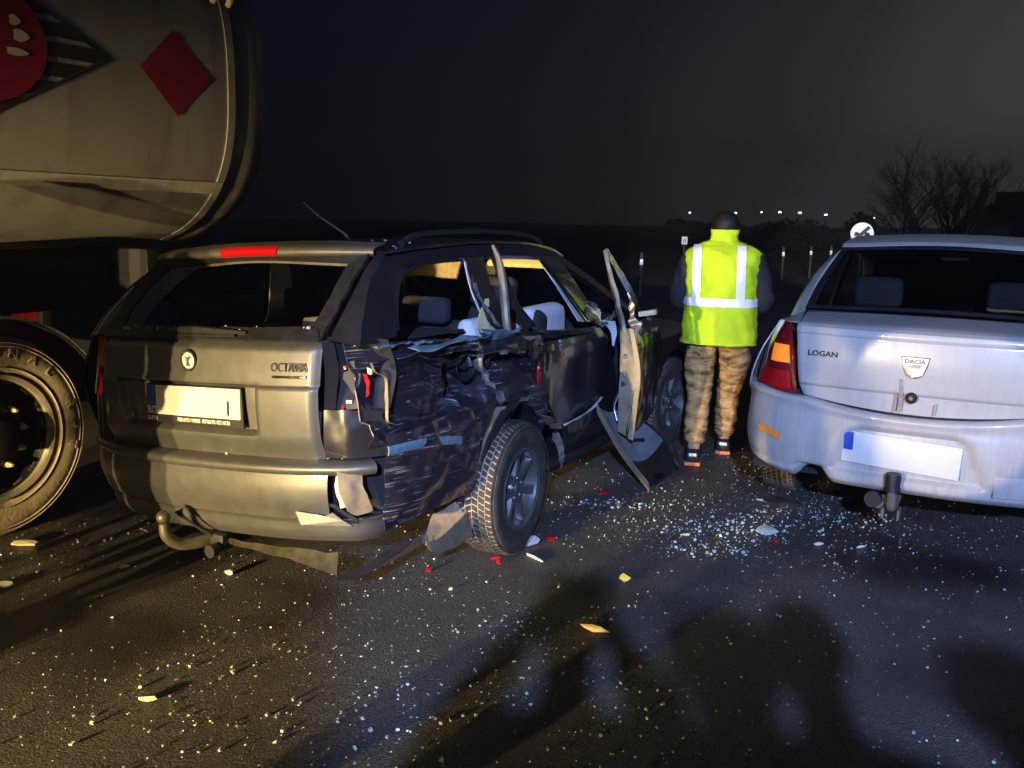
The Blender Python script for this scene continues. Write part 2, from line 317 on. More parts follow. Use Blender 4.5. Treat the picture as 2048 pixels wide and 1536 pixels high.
def tubeVF(path, rad, sides=10, off=0, caps=True):
    path = np.asarray(path, float); n = len(path); rad = np.broadcast_to(np.asarray(rad, float), (n,))
    T = np.gradient(path, axis=0); T /= np.linalg.norm(T, axis=1, keepdims=True) + 1e-9
    up = np.array([0, 0, 1.0]) if abs(T[0][2]) < 0.9 else np.array([1.0, 0, 0]); V = []; F = []
    a = np.linspace(0, 2 * np.pi, sides, endpoint=False)
    for i in range(n):
        s = np.cross(T[i], up); s /= np.linalg.norm(s) + 1e-9; u = np.cross(s, T[i]); up = u
        V += [path[i] + rad[i] * (math.cos(x) * s + math.sin(x) * u) for x in a]
    for i in range(n - 1):
        for j in range(sides):
            F.append((off + i * sides + j, off + i * sides + (j + 1) % sides, off + (i + 1) * sides + (j + 1) % sides, off + (i + 1) * sides + j))
    if caps:
        F.append(tuple(off + j for j in reversed(range(sides)))); F.append(tuple(off + (n - 1) * sides + j for j in range(sides)))
    return V, F
def tube(name, path, rad, mt, parent=None, sides=10, n=None, **k):
    if n: 
        rad = CR(np.asarray(rad, float).reshape(-1, 1), n).ravel() if np.ndim(rad) else rad
        path = CR(path, n)
    V, F = tubeVF(path, rad, sides); return mk(name, V, F, mt, parent, **k)
def boxVF(c, s, rot=None, off=0):
    c = np.asarray(c, float); s = np.asarray(s, float) / 2
    V = np.array([[x, y, z] for x in (-1, 1) for y in (-1, 1) for z in (-1, 1)]) * s
    if rot is not None: V = V @ np.asarray(rot).T
    V = V + c
    F = [(0, 1, 3, 2), (4, 6, 7, 5), (0, 4, 5, 1), (2, 3, 7, 6), (0, 2, 6, 4), (1, 5, 7, 3)]
    return V, [tuple(off + i for i in f) for f in F]
def rbox(name, c, s, mt, parent=None, bev=0.02, seg=2, rot=None, fn=None, **k):
    V, F = boxVF((0, 0, 0), s); bm = bmesh.new(); vs = [bm.verts.new(v) for v in V]
    for f in F: bm.faces.new([vs[i] for i in f])
    bmesh.ops.bevel(bm, geom=bm.edges[:], offset=min(bev, min(s) * 0.48), segments=seg, profile=0.6, affect='EDGES')
    mx = Matrix.Translation(c) @ (rot.to_4x4() if rot is not None else Matrix.Identity(4))
    if fn: 
        for v in bm.verts: v.co = Vector(fn(v.co))
    bm.transform(mx); bmesh.ops.recalc_face_normals(bm, faces=bm.faces[:])
    me = bpy.data.meshes.new(name); bm.to_mesh(me); bm.free(); me.shade_smooth(); me.set_sharp_from_angle(angle=R(40))
    return link(name, me, mt, parent, **k)
def lathe(name, prof, seg, mt, parent=None, c=(0, 0, 0), axis='X', ang=38, **k):
    """prof: (axial, radius) closed or open; revolve about the axis"""
    prof = np.asarray(prof, float); a = np.linspace(0, 2 * np.pi, seg, endpoint=False); P = np.zeros((seg, len(prof), 3))
    for i, x in enumerate(a):
        if axis == 'X': P[i] = np.stack([prof[:, 0], prof[:, 1] * np.cos(x), prof[:, 1] * np.sin(x)], 1)
        elif axis == 'Y': P[i] = np.stack([prof[:, 1] * np.cos(x), prof[:, 0], prof[:, 1] * np.sin(x)], 1)
        else: P[i] = np.stack([prof[:, 1] * np.cos(x), prof[:, 1] * np.sin(x), prof[:, 0]], 1)
    P += np.array(c)
    V, F = gridmesh(P, 0, cu=True); return mk(name, V, F, mt, parent, ang=ang, **k)
def prism(name, poly, d, mt, parent=None, **k):
    """extruded polygon; poly list of 3D points (planar), d: 3D offset"""
    P = np.asarray(poly, float); n = len(P); V = np.vstack([P, P + np.asarray(d, float)])
    F = [tuple(range(n)), tuple(reversed(range(n, 2 * n)))] + [((i + 1) % n, i, i + n, (i + 1) % n + n) for i in range(n)]
    o = mk(name, V, F, mt, parent, smooth=False, **k)
    bm = bmesh.new(); bm.from_mesh(o.data); bmesh.ops.recalc_face_normals(bm, faces=bm.faces[:]); bm.to_mesh(o.data); bm.free()
    return o
def text(name, s, size, ext, mt, parent, origin, xdir, zdir, sx=1.0, align='CENTER', bold=0.012):
    cu = bpy.data.curves.new(name, 'FONT'); cu.body = s; cu.size = size; cu.extrude = ext; cu.align_x = align; cu.align_y = 'CENTER'; cu.resolution_u = 3; cu.offset = size * bold
    t = bpy.data.objects.new(name, cu); COL.objects.link(t)
    me = bpy.data.meshes.new_from_object(t.evaluated_get(bpy.context.evaluated_depsgraph_get()))
    bpy.data.objects.remove(t); bpy.data.curves.remove(cu)
    X = Vector(xdir).normalized(); Z = Vector(zdir).normalized(); Nn = X.cross(Z)
    mx = Matrix(((X.x * sx, Z.x, Nn.x, origin[0]), (X.y * sx, Z.y, Nn.y, origin[1]), (X.z * sx, Z.z, Nn.z, origin[2]), (0, 0, 0, 1)))
    me.transform(mx); me.materials.clear()
    return link(name, me, mt, parent)
def merge(parts):
    V = []; F = []
    for v, f in parts:
        o = len(V); V += [tuple(x) for x in v]; F += [tuple(o + i for i in q) for q in f]
    return V, F
def nv(p, s=1.0, o=0.0): return noise.noise(Vector((p[0] * s + o, p[1] * s + o * 0.7, p[2] * s - o)))
def copy_tree(o, parent=None):
    c = o.copy(); COL.objects.link(c)
    if parent is not None: c.parent = parent
    for ch in o.children: copy_tree(ch, c)
    return c

# ================================================================== SETTING
TH = R(20.0)                                 # direction of the road ahead, to the right of the view
RD = (math.sin(TH), math.cos(TH)); RN = (math.cos(TH), -math.sin(TH))
def road_pt(a, b, z): return (a * RN[0] + b * RD[0], a * RN[1] + b * RD[1], z)
mk('ground', [(-295, -75, -0.06), (395, -75, -0.06), (395, 375, -0.06), (-295, 375, -0.06)], [(0, 1, 2, 3)], 'verge', kind='structure')
edge_l = [(-17, -40), (-17, 9), (-12, 15), (-7, 18), (-4.9, 22), (-4.6, 30), (-4.6, 260)]
edge_r = [(12, -40), (12, 9), (9, 13), (4, 18), (0.4, 23), (-0.6, 30), (-0.6, 260)]
V = [road_pt(a, b, 0) for a, b in edge_l] + [road_pt(a, b, 0) for a, b in edge_r]
mk('road', V, [(i, i + 7, i + 8, i + 1) for i in range(6)], 'asphalt', smooth=False, kind='structure')
for a in (-4.35, -0.98):
    mk('road_marking', [road_pt(a, 24, 0.004), road_pt(a + 0.13, 24, 0.004), road_pt(a + 0.13, 200, 0.004), road_pt(a, 200, 0.004)], [(0, 1, 2, 3)], 'road_paint', smooth=False, kind='structure')

# ================================================================== WRECKED ESTATE CAR   (local: x right, y forward, z up, origin under the rear bumper)
CAR_POS, CAR_RZ = (-1.285, 3.745, 0), -R(27.73)
car = empty('wrecked_estate_car', CAR_POS, CAR_RZ, label='dark estate car with crushed right side and shattered rear window', category='car')
SH = 0.06
def sh(P):
    P = np.array(P, float); P[..., 2] += SH * P[..., 0]; return P
def rear_y(x): return 0.0 + 0.085 * (abs(x) / 0.75) ** 2.4

# --- lower tailgate as a relief: crown, crease, number plate recess
nx, nzg = 110, 64
X = np.linspace(-0.60, 0.60, nx); Z = np.linspace(0.60, 1.065, nzg)
P = np.zeros((nx, nzg, 3))
def sstep(a, b, x):
    t = min(1, max(0, (x - a) / (b - a))); return t * t * (3 - 2 * t)
for i, x in enumerate(X):
    for j, z in enumerate(Z):
        y = rear_y(x) - 0.03 * math.sin(math.pi * (z - 0.60) / 0.5)
        y += 0.018 * sstep(0.70, 0.60, z)                                    # lower edge rolls under
        y += 0.05 * sstep(1.03, 1.08, z)
        y -= 0.012 * sstep(0.895, 0.88, z)                                   # crease: the lower half stands proud
        inx = sstep(-0.43 - 0.25 * (z - 0.70), -0.395 - 0.25 * (z - 0.70), x) * sstep(0.345, 0.315, x)
        inz = sstep(0.685, 0.715, z) * sstep(0.905, 0.885, z)
        y += 0.034 * inx * inz
        y += 0.0015 * nv((x, z, 0), 7)
        hem = sstep(0.575, 0.60, abs(x)); y += 0.02 * hem
        P[i, j] = (x, y, z)
tailgate = surf('tailgate', sh(P)[:, ::-1], 'lit_tail_paint', car, 0.006)
# number plate with frame and lettering
def rearpt(x, z, dy=0): p = sh((x, rear_y(x) - 0.03 * math.sin(math.pi * (z - 0.6) / 0.5) + dy, z)); return tuple(p)
XD = (1, 0, SH)
pc = rearpt(-0.0, 0.80, 0.004)
plate = rbox('number_plate', pc, (0.535, 0.012, 0.165), 'black', tailgate, 0.006, rot=Matrix.Rotation(-math.atan(SH), 3, 'Y'), label='pale number plate in a black frame')
pf = lambda x, z, d: (pc[0] + x, pc[1] - d, pc[2] + z + SH * x)
def plate_quad(name, x0, x1, z0, z1, d, mt, par):
    return prism(name, [pf(x0, z0, d), pf(x1, z0, d), pf(x1, z1, d), pf(x0, z1, d)], (0, 0.002, 0), mt, par)
plate_quad('plate_field', -0.212, 0.258, -0.045, 0.078, 0.0085, 'plate', plate)
plate_quad('plate_band', -0.258, -0.2125, -0.045, 0.078, 0.0085, 'euro_blue', plate)
text('lettering', 'RO', 0.046, 0.0005, 'white_print', plate, pf(-0.235, -0.028, 0.010), XD, (0, 0, 1), 0.8)
text('lettering', 'I', 0.085, 0.0005, 'black_print', plate, pf(0.195, -0.005, 0.010), XD, (0, 0, 1))
text('lettering', 'SUPER', 0.026, 0.0005, 'white_print', plate, pf(-0.235, -0.063, 0.0075), XD, (0, 0, 1), 0.8)
text('lettering', 'PIESE AUTO / VOPSELE   0727 026 973 / 0732 160 200', 0.022, 0.0005, 'white_print', plate, pf(0.055, -0.063, 0.0075), XD, (0, 0, 1), 0.58)
# round maker's badge
bd = empty('badge', parent=tailgate); bx = rearpt(-0.02, 0.985, -0.006)
lathe('badge_ring', [(0.006, 0), (0.006, 0.045), (0, 0.048), (-0.006, 0.045), (-0.006, 0.036), (-0.003, 0.034), (-0.003, 0.0)], 28, 'chrome', bd, bx, 'Y')
lathe('badge_field', [(-0.0045, 0.0), (-0.0045, 0.0335)], 24, 'plate', bd, bx, 'Y')
prism('winged_arrow', [(bx[0] + a, bx[1] - 0.0055, bx[2] + b) for a, b in [(-.012, -.022), (.014, -.022), (.008, -.012), (.006, .004), (.02, .014), (.006, .022), (-.004, .012), (-.02, .02), (-.008, .002)]], (0, .0006, 0), 'badge_green', bd)
for i, chx in enumerate('SKODA'):
    a = R(142 - i * 26); text('lettering', chx, 0.013, 0.0004, 'black_print', bd, (bx[0] + 0.0405 * math.cos(a), bx[1] - 0.0068, bx[2] + 0.0405 * math.sin(a)), (math.sin(a), 0, -math.cos(a)), (math.cos(a), 0, math.sin(a)))
tp = rearpt(0.485, 0.968, -0.012)
text('model_lettering', 'OCTAVIA', 0.050, 0.003, 'chrome', tailgate, tp, (1, 0.09, SH), (0, 0, 1), 0.76, bold=0)
rbox('model_strip', (tp[0], tp[1], tp[2] - 0.036), (0.155, 0.006, 0.011), 'chrome', tailgate, 0.002, rot=Matrix.Rotation(R(5), 3, 'Z') @ Matrix.Rotation(-math.atan(SH), 3, 'Y'))
text('model_lettering', 'TDI', 0.014, 0.001, 'black_print', tailgate, (tp[0] + 0.04, tp[1] - 0.005, tp[2] - 0.034), (1, 0.09, SH), (0, 0, 1), 1.2)
# frame round the empty rear window
def wobble(a, s=20): 
    def f(P):
        for i in range(P.shape[0]):
            for j in range(P.shape[1]):
                q = P[i, j]; P[i, j] = q + a * np.array([nv(q, s), nv(q, s, 3.1), nv(q, s, 7.7)])
        return P
    return f
wf = empty('rear_window_frame', parent=car)
sheet('frame_bar', sh([[(-0.60, .045, 1.065), (-0.3, .02, 1.066), (0, .01, 1.066), (0.3, .02, 1.066), (0.60, .045, 1.065)], [(-0.56, .09, 1.115), (-0.3, .07, 1.11), (0, .06, 1.11), (0.3, .07, 1.11), (0.56, .09, 1.115)]]), 'black', wf, 0.01, 4, 40, wobble(.004, 30))
for s in (-1, 1):
    a = [(0.605 * s, .05, 1.065), (0.615 * s, .20, 1.24), (0.60 * s, .37, 1.385)]; b = [(0.53 * s, .085, 1.10), (0.535 * s, .21, 1.235), (0.51 * s, .35, 1.35)]
    sheet('frame_bar', sh([a, b] if s > 0 else [b, a]), 'black', wf, 0.012, 6, 24, wobble(.005, 25))
sheet('frame_bar', sh([[(-0.52, .35, 1.352), (0, .33, 1.375), (0.52, .35, 1.352)], [(-0.60, .375, 1.388), (0, .365, 1.402), (0.60, .375, 1.388)]]), 'black', wf, 0.012, 4, 30)
# inner lip under the roof edge: lamplight put into a paler strip
sheet('inner_lip', sh([[(-0.46, .352, 1.340), (0, .335, 1.366), (0.50, .352, 1.342)], [(-0.46, .360, 1.350), (0, .342, 1.375), (0.50, .360, 1.352)]]), 'dust_metal', wf, 0.006, 3, 30)
# glass left along the seal
Vg, Fg = [], []
for k in range(150):
    if k < 70: x = random.uniform(-.55, .58); q = np.array([x, .04 + random.uniform(0, .05), 1.075 + random.uniform(0, .045)])
    else: t = random.random(); q = np.array([0.56 + .03 * random.uniform(-1, 1) - 0.01 * t, .07 + .29 * t, 1.08 + .28 * t])
    q = sh(q); s = random.uniform(.004, .014); rot = Matrix.Rotation(random.uniform(0, 6), 3, Vector((random.random(), random.random(), random.random())).normalized())
    v, f = boxVF(q, (s, s * .7, s * .5), rot); o_ = len(Vg); Vg += list(v); Fg += [tuple(o_ + i for i in ff) for ff in f]
mk('glass_crumbs', Vg, Fg, 'glass_edge', wf, smooth=False, kind='stuff')
# wiper
wp = tube('rear_wiper', sh([(-0.20, .045, 1.095), (-0.05, .03, 1.105), (0.10, .03, 1.10), (0.24, .035, 1.095)]), [.019, .017, .014, .009], 'black', car, 8, 14)
tube('wiper_blade', sh([(-0.12, .015, 1.082), (0.20, .012, 1.086)]), .006, 'black', wp, 6)
# spoiler and high brake lamp
SPO = [[(-0.60, .455, 1.432), (-.3, .43, 1.448), (0, .42, 1.452), (.3, .43, 1.448), (0.61, .46, 1.430)], [(-0.61, .375, 1.412), (-.3, .335, 1.425), (0, .325, 1.43), (.3, .335, 1.425), (0.615, .38, 1.412)],
       [(-0.61, .362, 1.392), (-.3, .325, 1.397), (0, .315, 1.40), (.3, .325, 1.397), (0.615, .368, 1.390)], [(-0.58, .40, 1.383), (-.3, .37, 1.388), (0, .36, 1.39), (.3, .37, 1.388), (0.59, .41, 1.382)]]
spoiler = surf('spoiler', rows(sh(SPO), 14, 50)[:, ::-1], 'lit_tail_paint', car, 0.004)
lampP = [[(-0.155, .340, 1.4285), (0, .331, 1.4315), (0.155, .340, 1.4285)], [(-0.16, .3195, 1.4125), (0, .3115, 1.416), (0.16, .3195, 1.4125)], [(-0.15, .330, 1.399), (0, .322, 1.402), (0.15, .330, 1.399)]]
surf('high_brake_lamp', (rows(sh(lampP), 8, 24) + np.array([0, -.010, 0]))[:, ::-1], 'red_lens', spoiler, 0.008)
tube('antenna', [(0.30, .62, 1.47), (0.285, .60, 1.50), (0.21, .52, 1.575), (0.17, .47, 1.63)], [.009, .006, .0035, .002], 'black', car, 8, 10)

# --- bumper: plan path swept with a profile; the right corner is broken out
def bump_path(t):
    """t from -1 (left side) to 1 (right side)"""
    ctrl = [(-0.86, .80), (-0.865, .45), (-0.80, .16), (-0.55, .015), (-0.25, -.045), (0.05, -.055), (0.35, -.04), (0.60, .01), (0.80, .12), (0.865, .42), (0.87, .78)]
    return CR(ctrl, 201)[int(round((t + 1) * 100))]
def bump_grid(t0, t1, n, prof, m):
    prof = CR(prof, m); P = np.zeros((n, m, 3)); ts = np.linspace(t0, t1, n)
    for i, t in enumerate(ts):
        p = bump_path(t); p2 = bump_path(min(1, t + .02)); p1 = bump_path(max(-1, t - .02)); d = p2 - p1; d /= np.linalg.norm(d); nrm = np.array([d[1], -d[0]])
        P[i, :, :2] = p + nrm * prof[:, :1]; P[i, :, 2] = prof[:, 1]
    return P
lip_prof = [(-.09, .600), (-.02, .596), (.012, .585), (.016, .568), (.0, .553)]
face_prof = [(.0, .550), (.006, .50), (-.002, .44), (-.02, .39), (-.026, .372)]
val_prof = [(-.026, .368), (-.045, .35), (-.055, .30), (-.085, .262)]
bumper = surf('bumper', sh(bump_grid(-0.88, 0.44, 90, face_prof, 12)), 'lit_tail_paint', car, 0.006)
surf('bumper_lip', sh(bump_grid(-0.80, 0.60, 90, lip_prof, 10)), 'lit_tail_paint', bumper, 0.005)
surf('valance', sh(bump_grid(-0.70, 0.70, 90, val_prof, 8)), 'lit_tail_paint', bumper, 0.005)
def dented(P, a, s, o=0):
    for i in range(P.shape[0]):
        for j in range(P.shape[1]):
            q = P[i, j]; k = abs(nv(q, s, o)) * 2 - .35 + 1.1 * (abs(((q[1] * 1.6 + q[2] * 2.2 + .1 * nv(q, 3, 2)) * 1.9) % 2 - 1) - .5); P[i, j, 0] += a * k + a * .5 * nv(q, s * 3, 5 + o)
    return P
side_prof = [(-.01, .72), (.008, .66), (.012, .60), (.006, .52), (-.004, .43), (-.02, .36), (-.03, .33)]
def lift(P):                                                   # bumper side rides up toward the wheel arch
    for i in range(P.shape[0]): P[i, :, 2] += -0.02 + 0.0 * P[i, :, 1]
    return P
surf('bumper_side', dented(lift(sh(bump_grid(0.63, 0.995, 60, side_prof, 26))), .024, 4.2), 'scraped', bumper, 0.006)
surf('bumper_side', sh(bump_grid(-1.0, -0.885, 30, side_prof, 12)), 'paint', bumper, 0.006)
# torn edge tongue below the hole, black sheet standing for the hollow's shade, and foam in it
prism('torn_tongue', sh([(0.52, -.022, .405), (0.545, -.02, .352), (0.735, .06, .345), (0.70, .045, .368), (0.66, .03, .40), (0.63, .02, .385), (0.60, .01, .392)]), (0, .006, 0), 'lit_tail_paint', bumper)
sheet('cavity_shade_sheet', sh([[(0.40, .06, .60), (0.62, .12, .60), (0.80, .24, .62)], [(0.40, .06, .30), (0.62, .12, .30), (0.80, .24, .30)]]), 'cavity', bumper, 0.01)
sheet('crash_foam', sh([[(0.672, .035, .545), (0.71, .05, .555)], [(0.682, .025, .49), (0.715, .045, .49)], [(0.695, .035, .42), (0.722, .05, .43)]]), 'foam', bumper, 0.03, 14, 8, wobble(.006, 30))
sheet('torn_skin', sh([[(0.69, .02, .575), (0.735, .045, .56), (0.765, .075, .565)], [(0.715, .015, .49), (0.75, .04, .48), (0.785, .075, .48)], [(0.735, .03, .42), (0.76, .05, .40), (0.80, .09, .41)]]), 'flap', bumper, 0.004, 20, 14, wobble(.016, 16))
tube('cavity_wiring', sh([(0.60, .05, .41), (0.66, .03, .43), (0.70, .05, .40), (0.76, .06, .37)]), .008, 'black', bumper, 6, 16)
# hanging under-tray pieces
sheet('undertray', [[(0.10, .02, .235), (0.40, .03, .255), (0.66, .06, .27)], [(0.14, .0, .225), (0.45, -.0, .225), (0.70, .0, .205)]], 'hitch', car, 0.004, 8, 20, wobble(.01, 12))
sheet('undertray_strap', [[(0.70, .0, .205), (0.76, .10, .225), (0.83, .30, .30)], [(0.72, -.03, .19), (0.79, .07, .205), (0.86, .28, .28)]], 'black', car, 0.006, 4, 20, wobble(.006, 12))
# tow hitch
hit = empty('tow_bar', parent=car)
tube('hitch_neck', [(0.04, .10, .235), (0.03, .0, .225), (-.02, -.10, .225), (-.045, -.155, .27), (-.05, -.165, .33)], [.026, .026, .025, .023, .02], 'hitch', hit, 14, 26)
Vb = []; prof = [(-.028 + .056 * i / 12, .028 * math.sin(math.acos(max(-1, min(1, -1 + 2 * i / 12))))) for i in range(13)]
lathe('hitch_ball', prof, 20, 'hitch', hit, (-.05, -.165, .355), 'Z')
rbox('hitch_socket', (0.07, .02, .225), (.10, .07, .07), 'black', hit, .012)
lathe('socket_nut', [(-.05, .0), (-.05, .028), (-.02, .028), (-.02, .02), (.0, .02)], 14, 'black', hit, (0.10, -.02, .205), 'Y')
tube('cap_strap', [(0.06, -.01, .25), (0.02, -.05, .29), (-.03, -.085, .34), (-.045, -.09, .365)], [.008, .006, .009, .02], 'black', hit, 8, 14)

# --- right flank.  quarter panel: bottom and top curves, crumple as real displacement
ARC = (1.14, .34, .375)
def qp_bot(y):
    if y <= ARC[0] - ARC[2]: return .70
    dy = (y - ARC[0]); 
    return max(.40, ARC[1] + math.sqrt(max(0, ARC[2] ** 2 - dy ** 2)))
def qp_top(y): return np.interp(y, [0, .15, .55, 1.1, 1.6], [1.10, 1.098, 1.075, 1.045, 1.03])
def ridged(p, s, o=0): return 1 - abs(nv(p, s, o)) * 2.4
def flank_x(y, z):
    return .835 + .015 * math.sin((z - .35) * 3.4) - .055 * sstep(.80, 1.08, z) - .02 * sstep(.5, .25, z)
def qp_disp(y, z):
    d = 0.0
    # big rounded pocket behind the filler, with a rim
    u = (y - .52) / .44; v = (z - .86) / .17; r = (abs(u) ** 3.2 + abs(v) ** 3.2) ** (1 / 3.2)
    d -= .075 * sstep(1.05, .55, r)
    d += .022 * math.exp(-((r - 1.06) / .06) ** 2)
    # crushed trough running up to the C pillar
    t = (z - (.78 + .30 * (y - .75))) / .10
    w_ = sstep(.55, .9, y)
    d -= .075 * w_ * math.exp(-t * t)
    cr_ = sstep(.35, .75, y) * sstep(.80, .95, z)
    p = (y, z, 0)
    d += cr_ * (.040 * ridged((y * .7, z * 1.6, 0), 9) - .02 + .014 * ridged(p, 26, 2))
    fold = sstep(.18, .40, y)
    d += fold * (.034 * (abs(((y * 1.15 + z * 1.9 + .12 * nv(p, 2.5, 7)) * 2.0) % 2 - 1) - .5) + .026 * (abs(((y * 2.0 - z * 1.3 + .10 * nv(p, 3, 9)) * 1.6 + .3) % 2 - 1) - .5))
    d += .020 * nv(p, 3.6, 3) + .010 * nv(p, 8, 6) + .0010 * nv(p, 24, 1)
    d -= .055 * math.exp(-(((y - .80) / .085) ** 2 + ((z - .955) / .085) ** 2))
    return d
ny, nz_ = 170, 80; P = np.zeros((ny, nz_, 3)); ys = np.linspace(.09, 1.50, ny)
for i, y in enumerate(ys):
    zb, zt = qp_bot(y), qp_top(y)
    rear = .105 * sstep(.34, .06, y)
    for j in range(nz_):
        z = zb + (zt - zb) * j / (nz_ - 1); 
        P[i, j] = (flank_x(y, z) + qp_disp(y, z) - rear * (0.6 if z < .8 else 1), y + .012 * nv((y, z, 1), 11) * sstep(.3, .6, y), z + .012 * nv((y, z, 4), 12) * sstep(.3, .7, y))
quarter = surf('quarter_panel', P, 'scraped', car, 0.004)
# door-like rim of the pocket, torn edges: curled strips of bare sheet
def ribbon(name, path, wdt, mt, par, n=40, amp=.01, s=22, twist=0.0, th=.002):
    C = CR(path, n); P = np.zeros((n, 4, 3))
    for i in range(n):
        a = twist * i / n + 1.2 * nv(C[i], 6, 9); wd = wdt * (0.7 + .6 * abs(nv(C[i], 9, 4)))
        for j in range(4):
            k = (j / 3 - .5) * wd
            P[i, j] = C[i] + np.array([math.cos(a) * k, 0, math.sin(a) * k]) + amp * np.array([nv(C[i], s, 1 + j * .15), nv(C[i], s, 4), nv(C[i], s, 8 + j * .15)])
    return surf(name, P, mt, par, th)
ribbon('torn_edge', [(.80, .10, 1.03), (.80, .13, .99), (.815, .17, .96), (.82, .17, .88), (.82, .17, .80), (.83, .20, .78)], .018, 'dust_metal', quarter, 50, .005, 14)
ribbon('torn_edge', [(.845, .82, 1.0), (.85, .84, .93), (.85, .90, .86), (.855, .98, .80), (.86, 1.04, .73)], .06, 'steel', quarter, 50, .015)
ribbon('torn_edge', [(.82, .35, 1.05), (.835, .50, 1.06), (.85, .65, 1.07), (.85, .85, 1.06), (.85, 1.02, 1.045), (.84, 1.2, 1.03)], .075, 'teal', quarter, 70, .016, 9, 1)
ribbon('torn_edge', [(.85, .55, 1.02), (.87, .72, 1.03), (.875, .90, 1.01), (.87, 1.10, 1.005), (.86, 1.28, .99)], .085, 'scraped', quarter, 70, .020, 9, -1.2)
ribbon('torn_edge', [(.855, .75, .985), (.885, .95, .99), (.87, 1.12, .975), (.86, 1.26, .96)], .05, 'steel', quarter, 60, .016, 12, 1.5)
ribbon('torn_edge', [(.82, .42, 1.02), (.845, .55, .99), (.85, .66, .985), (.84, .75, 1.0)], .06, 'scraped', quarter, 50, .012, 12, 1)
ribbon('torn_edge', [(.80, .98, 1.08), (.82, 1.05, 1.05), (.84, 1.15, 1.04), (.83, 1.25, 1.06)], .08, 'teal', quarter, 50, .018, 10, 1.2)
ribbon('torn_edge', [(.86, 1.16, .70), (.87, 1.28, .715), (.87, 1.42, .68), (.865, 1.52, .60)], .035, 'steel', quarter, 50, .012, 30)
ribbon('torn_edge', [(.88, 1.44, .60), (.89, 1.50, .56), (.88, 1.58, .53), (.86, 1.63, .49)], .09, 'dust_metal', quarter, 30, .015, 16)
ribbon('torn_edge', [(.86, 1.64, .47), (.87, 1.66, .40), (.88, 1.68, .33), (.87, 1.71, .27)], .05, 'steel', quarter, 36, .02, 26, 1)
ribbon('torn_edge', [(.80, .12, 1.085), (.80, .3, 1.083), (.805, .5, 1.07)], .02, 'teal', quarter, 50, .012, 30)
for a0, a1 in ((30, 112), (238, 300)):
    pk = [(.52 + .46 * math.copysign(abs(math.cos(a)) ** (2 / 3.2), math.cos(a)), .86 + .178 * math.copysign(abs(math.sin(a)) ** (2 / 3.2), math.sin(a))) for a in np.linspace(R(a0), R(a1), 24)]
    ribbon('ridge_highlight', [(flank_x(y, z) + qp_disp(y, z) + .004 - .105 * sstep(.34, .06, y), y, z) for y, z in pk], .010, 'steel', quarter, 80, .004, 24)  # pale ribbon painted along the pocket rim as its highlight
# open filler neck in its crushed pocket
lathe('filler_pocket', [(-.06, 0), (-.06, .07), (.0, .082), (.006, .088), (.0, .094)], 28, 'cavity', quarter, (.80, .80, .953), 'X')
lathe('filler_cap', [(.03, 0), (.03, .03), (.02, .044), (-.03, .046)], 22, 'black', quarter, (.775, .80, .953), 'X')
rbox('filler_cap_grip', (.81, .80, .953), (.02, .012, .06), 'steel', quarter, .004, rot=Matrix.Rotation(R(35), 3, 'X'))
# rubbing strip on the bumper side
surf('rubbing_strip', np.stack([np.stack([CR([(.872, .10, .70 + k), (.884, .30, .69 + k), (.89, .45, .672 + k), (.884, .62, .640 + k)], 40)[:, c] for c in range(3)], 1) for k in np.linspace(.017, -.017, 5)], 1) + np.array([[[.004 * math.sin(math.pi * j / 4), 0, 0] for j in range(5)]]), 'teal', quarter, 0.004)
# rear corner under the lamp, and the emptied lamp bay
sheet('rear_corner_panel', sh([[(.60, .055, .80), (.70, .075, .80), (.80, .16, .79)], [(.605, .05, .70), (.71, .075, .70), (.815, .17, .69)], [(.605, .06, .61), (.71, .085, .61), (.815, .17, .61)]]), 'paint', car, .004, 14, 16, wobble(.004, 20))
sheet('hem_edge', sh([[(.565, .03, .80), (.60, .045, .795)], [(.555, .035, .70), (.595, .05, .695)], [(.55, .045, .63), (.592, .06, .635)]]), 'lit_tail_paint', car, .004, 10, 4)
lb = empty('lamp_bay', parent=car)
sheet('bay_wall', sh([[(.60, .08, 1.08), (.70, .16, 1.075), (.79, .22, 1.06)], [(.605, .12, .94), (.71, .21, .93), (.80, .26, .93)], [(.605, .08, .79), (.71, .15, .79), (.80, .22, .79)]]), 'cavity', lb, .004, 14, 14)
sheet('bay_flange', sh([[(.602, .05, 1.07), (.612, .055, .94), (.605, .055, .80)], [(.635, .085, 1.06), (.645, .095, .94), (.637, .085, .80)]]), 'paint', lb, .004, 4, 20)
prism('lamp_carrier', sh([(.685, .10, .985), (.715, .105, .99), (.722, .105, .945), (.742, .11, .94), (.735, .11, .90), (.715, .10, .855), (.69, .10, .89), (.668, .095, .92), (.672, .095, .945), (.69, .10, .95)]), (0, .02, 0), 'post', lb)
ribbon('red_shard', [(.755, .115, .985), (.765, .115, .955), (.765, .12, .92), (.762, .12, .895)], .02, 'red_lens', lb, 20, .006, 40)
ribbon('red_shard', [(.675, .085, .855), (.672, .083, .83), (.68, .083, .81), (.71, .09, .802), (.75, .11, .80)], .014, 'red_lens', lb, 24, .003, 40)
prism('lamp_base', sh([(.685, .088, .835), (.735, .105, .84), (.75, .11, .805), (.688, .088, .80)]), (0, .02, 0), 'black', lb)
text('lettering', 'IIIIII', .018, .001, 'white_print', lb, tuple(sh((.705, .083, .832))), (1, .3, SH), (0, 0, 1), .9)
prism('red_shard', sh([(.675, .088, .97), (.69, .09, .972), (.688, .09, .958), (.68, .088, .955)]), (0, .006, 0), 'red_lens', lb)
prism('foam_lump', sh([(.77, .11, .965), (.785, .12, .955), (.783, .12, .935), (.772, .112, .94)]), (0, .01, 0), 'foam', lb)

